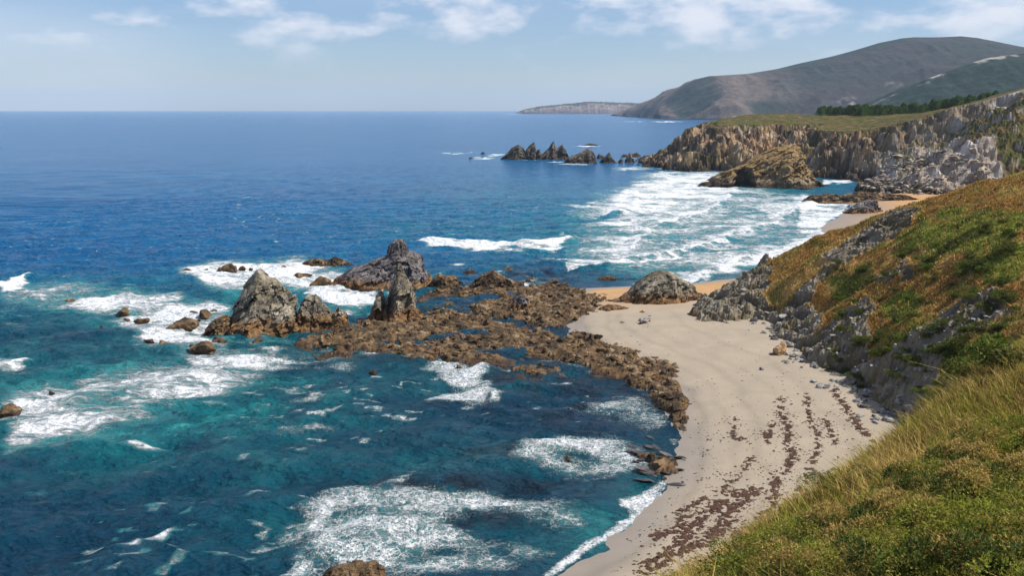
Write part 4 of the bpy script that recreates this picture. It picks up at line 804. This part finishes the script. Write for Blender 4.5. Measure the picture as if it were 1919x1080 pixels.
def stem_mesh(seed):
    r = np.random.default_rng(seed); V, Fc = [], []
    for k in range(6):
        a = r.uniform(0, 6.28); tip = np.array([math.cos(a) * .5, math.sin(a) * .5, r.uniform(.35, .6)]); o = len(V)
        for f_, w_ in ((0, .035), (1, .012)):
            for q in range(3): V.append(tuple(tip * f_ + np.array([math.cos(q * 2.1) * w_, math.sin(q * 2.1) * w_, -.15 * (1 - f_)])))
        Fc += [(o + q, o + (q + 1) % 3, o + 3 + (q + 1) % 3, o + 3 + q) for q in range(3)]
    me = bpy.data.meshes.new('stem'); me.from_pydata(V, [], Fc); me.materials.append(M_wood); return me
SM = [stem_mesh(k) for k in range(3)]
def bush(kind, px, py, size, label, group, Y=None):
    lo, hi = 8.0, 330.0           # walk along the sight line until it meets the slope
    dx, dy, dz = ray(px, py)
    ts = np.linspace(14 / dy, 320 / dy, 3000); gz = hill_z(dx * ts, dy * ts); k = np.argmax(H + dz * ts < gz)
    if k == 0: return
    x, y, z = float(dx * ts[k]), float(dy * ts[k]), float(gz[k])
    e = bpy.data.objects.new('gorse_bush' if kind == 'g' else 'shrub', None); COL.objects.link(e); e.location = (x, y, z - .08 * size); e.rotation_euler = (0, 0, random.uniform(0, 6.28)); s = size * random.uniform(.85, 1.2); e.scale = (s, s, s * random.uniform(.8, 1.1))
    e['label'] = label; e['category'] = 'bush' if kind == 'g' else 'shrub'; e['group'] = group; e.empty_display_size = .2
    link('foliage', random.choice(GB if kind == 'g' else SB), parent=e); link('stem', random.choice(SM), parent=e)
for k in range(96):
    px = random.uniform(1440, 1960); py = 1120 - random.random() ** 1.3 * (px - 1390) * .62
    if random.random() > .35 + (px - 1440) / 500: continue
    where = 'in the bottom right corner' if (px > 1700 and py > 960) else 'along the right edge' if px > 1780 else 'along the bottom edge' if py > 1010 else 'just below the grassy rim'
    size = random.choice((.9, 1.2, 1.4, 1.7, 1.9)); bush('g', px, py, size, ('large ' if size > 1.5 else 'small ' if size < 1 else 'middling ') + 'spiny gorse bush on the near slope, ' + where, 'gorse thicket on the near slope')
for px, py, s, lab in [(1612, 862, 1.3, 'gorse bush on the rim of the near slope, casting a shadow on grass'), (1570, 925, 1.0, 'dark bush poking out over the sand from the rim of the near slope'), (1640, 905, 1.3, 'brownish gorse bush in the grass just below the rim'), (1425, 1050, 1.3, 'gorse bush lowest on the rim, at the bottom edge'), (1760, 740, 2.0, 'gorse bush highest on the rim, against the scree')]:
    bush('g', px, py, s, lab, 'gorse on the rim')
for k in range(150):
    px = random.uniform(1560, 1919); py = random.uniform(400, 760)
    if py > 1030 - (px - 1400) * .66 or py < 395 + (1919 - px) * .28: continue
    bush('s', px, py, random.uniform(.8, 2.0), 'low green shrub among bracken on the middle slope, ' + ('by the skyline of the spur' if py < 480 else 'above the bare scree gully' if py < 600 else 'low down, over the rock foot'), 'shrubs on the middle slope')

# pine wood on the headland plateau
M_bark, t, b = base_mat('pine_bark', .95, .1); b.inputs['Base Color'].default_value = (.075, .05, .035, 1)
def pine_mesh(seed):
    r = np.random.default_rng(seed); n_ = 420; h = r.uniform(0, 1, n_) ** .8; a = r.uniform(0, 6.28, n_); R = (1 - h) ** .6 * .42 * r.uniform(.5, 1.1, n_) + .02
    c_ = np.stack([np.cos(a) * R, np.sin(a) * R, .15 + .85 * h], -1); up = np.stack([np.cos(a), np.sin(a), np.full(n_, .5)], -1) + .4 * r.normal(size=(n_, 3)); s_ = np.cross(up, r.normal(size=(n_, 3))); s_ /= np.linalg.norm(s_, axis=1)[:, None]; L = r.uniform(.05, .11, n_)[:, None]
    V = np.stack([c_ - s_ * L * .6, c_ + s_ * L * .6, c_ + up * L * 1.2], 1).reshape(-1, 3)
    col = np.array([[.075, .12, .034]]) * r.uniform(.6, 1.6, (n_, 1))
    return mesh_np('crown', V, np.arange(n_ * 3).reshape(-1, 3), False, {'Col': np.repeat(col, 3, axis=0)}, M_leaf)
CR = [pine_mesh(800 + k) for k in range(5)]
tv = [(math.cos(q * 1.257) * w_, math.sin(q * 1.257) * w_, z_) for z_, w_ in ((-.06, .022), (.9, .006)) for q in range(5)]
TR = bpy.data.meshes.new('trunk'); TR.from_pydata(tv, [], [(q, (q + 1) % 5, 5 + (q + 1) % 5, 5 + q) for q in range(5)]); TR.materials.append(M_bark)
cnt = 0
for k in range(5000):
    if cnt >= 290: break
    px = random.uniform(1525, 1850); Yp = random.uniform(940, 1130); x = (px - 959.5) / F * Yp * 1.0; z = float(head_z(x, Yp))
    if Yp < 940 + (1850 - px) * .25: continue
    e = bpy.data.objects.new('pine_tree', None); COL.objects.link(e); hgt = random.uniform(6.5, 12); e.location = (x, Yp, z - .3); e.scale = (hgt * .95, hgt * .95, hgt); e.rotation_euler = (0, 0, random.uniform(0, 6.28))
    e['label'] = 'dark green pine in the wood on the headland plateau'; e['category'] = 'tree'; e['group'] = 'pine wood on the headland'; cnt += 1
    link('crown', random.choice(CR), parent=e); link('trunk', TR, parent=e)

# ------------------------------------------------------------------ air
hm = bpy.data.meshes.new('haze'); q = 27500.0
hv = [(x, y, z) for z in (-6, 480) for y in (-q * .2, q) for x in (-q, q)]
hm.from_pydata(hv, [], [(0, 2, 3, 1), (4, 5, 7, 6), (0, 1, 5, 4), (2, 6, 7, 3), (0, 4, 6, 2), (1, 3, 7, 5)])
mh = bpy.data.materials.new('haze'); mh.use_nodes = True; t = mh.node_tree; t.nodes.remove(t.nodes['Principled BSDF'])
pv = t.nodes.new('ShaderNodeVolumePrincipled'); pv.inputs['Color'].default_value = (.60, .80, 1, 1); pv.inputs['Density'].default_value = 2.9e-5; pv.inputs['Anisotropy'].default_value = .1
t.links.new(pv.outputs[0], t.nodes['Material Output'].inputs['Volume']); hm.materials.append(mh)
link('haze', hm, kind='stuff')
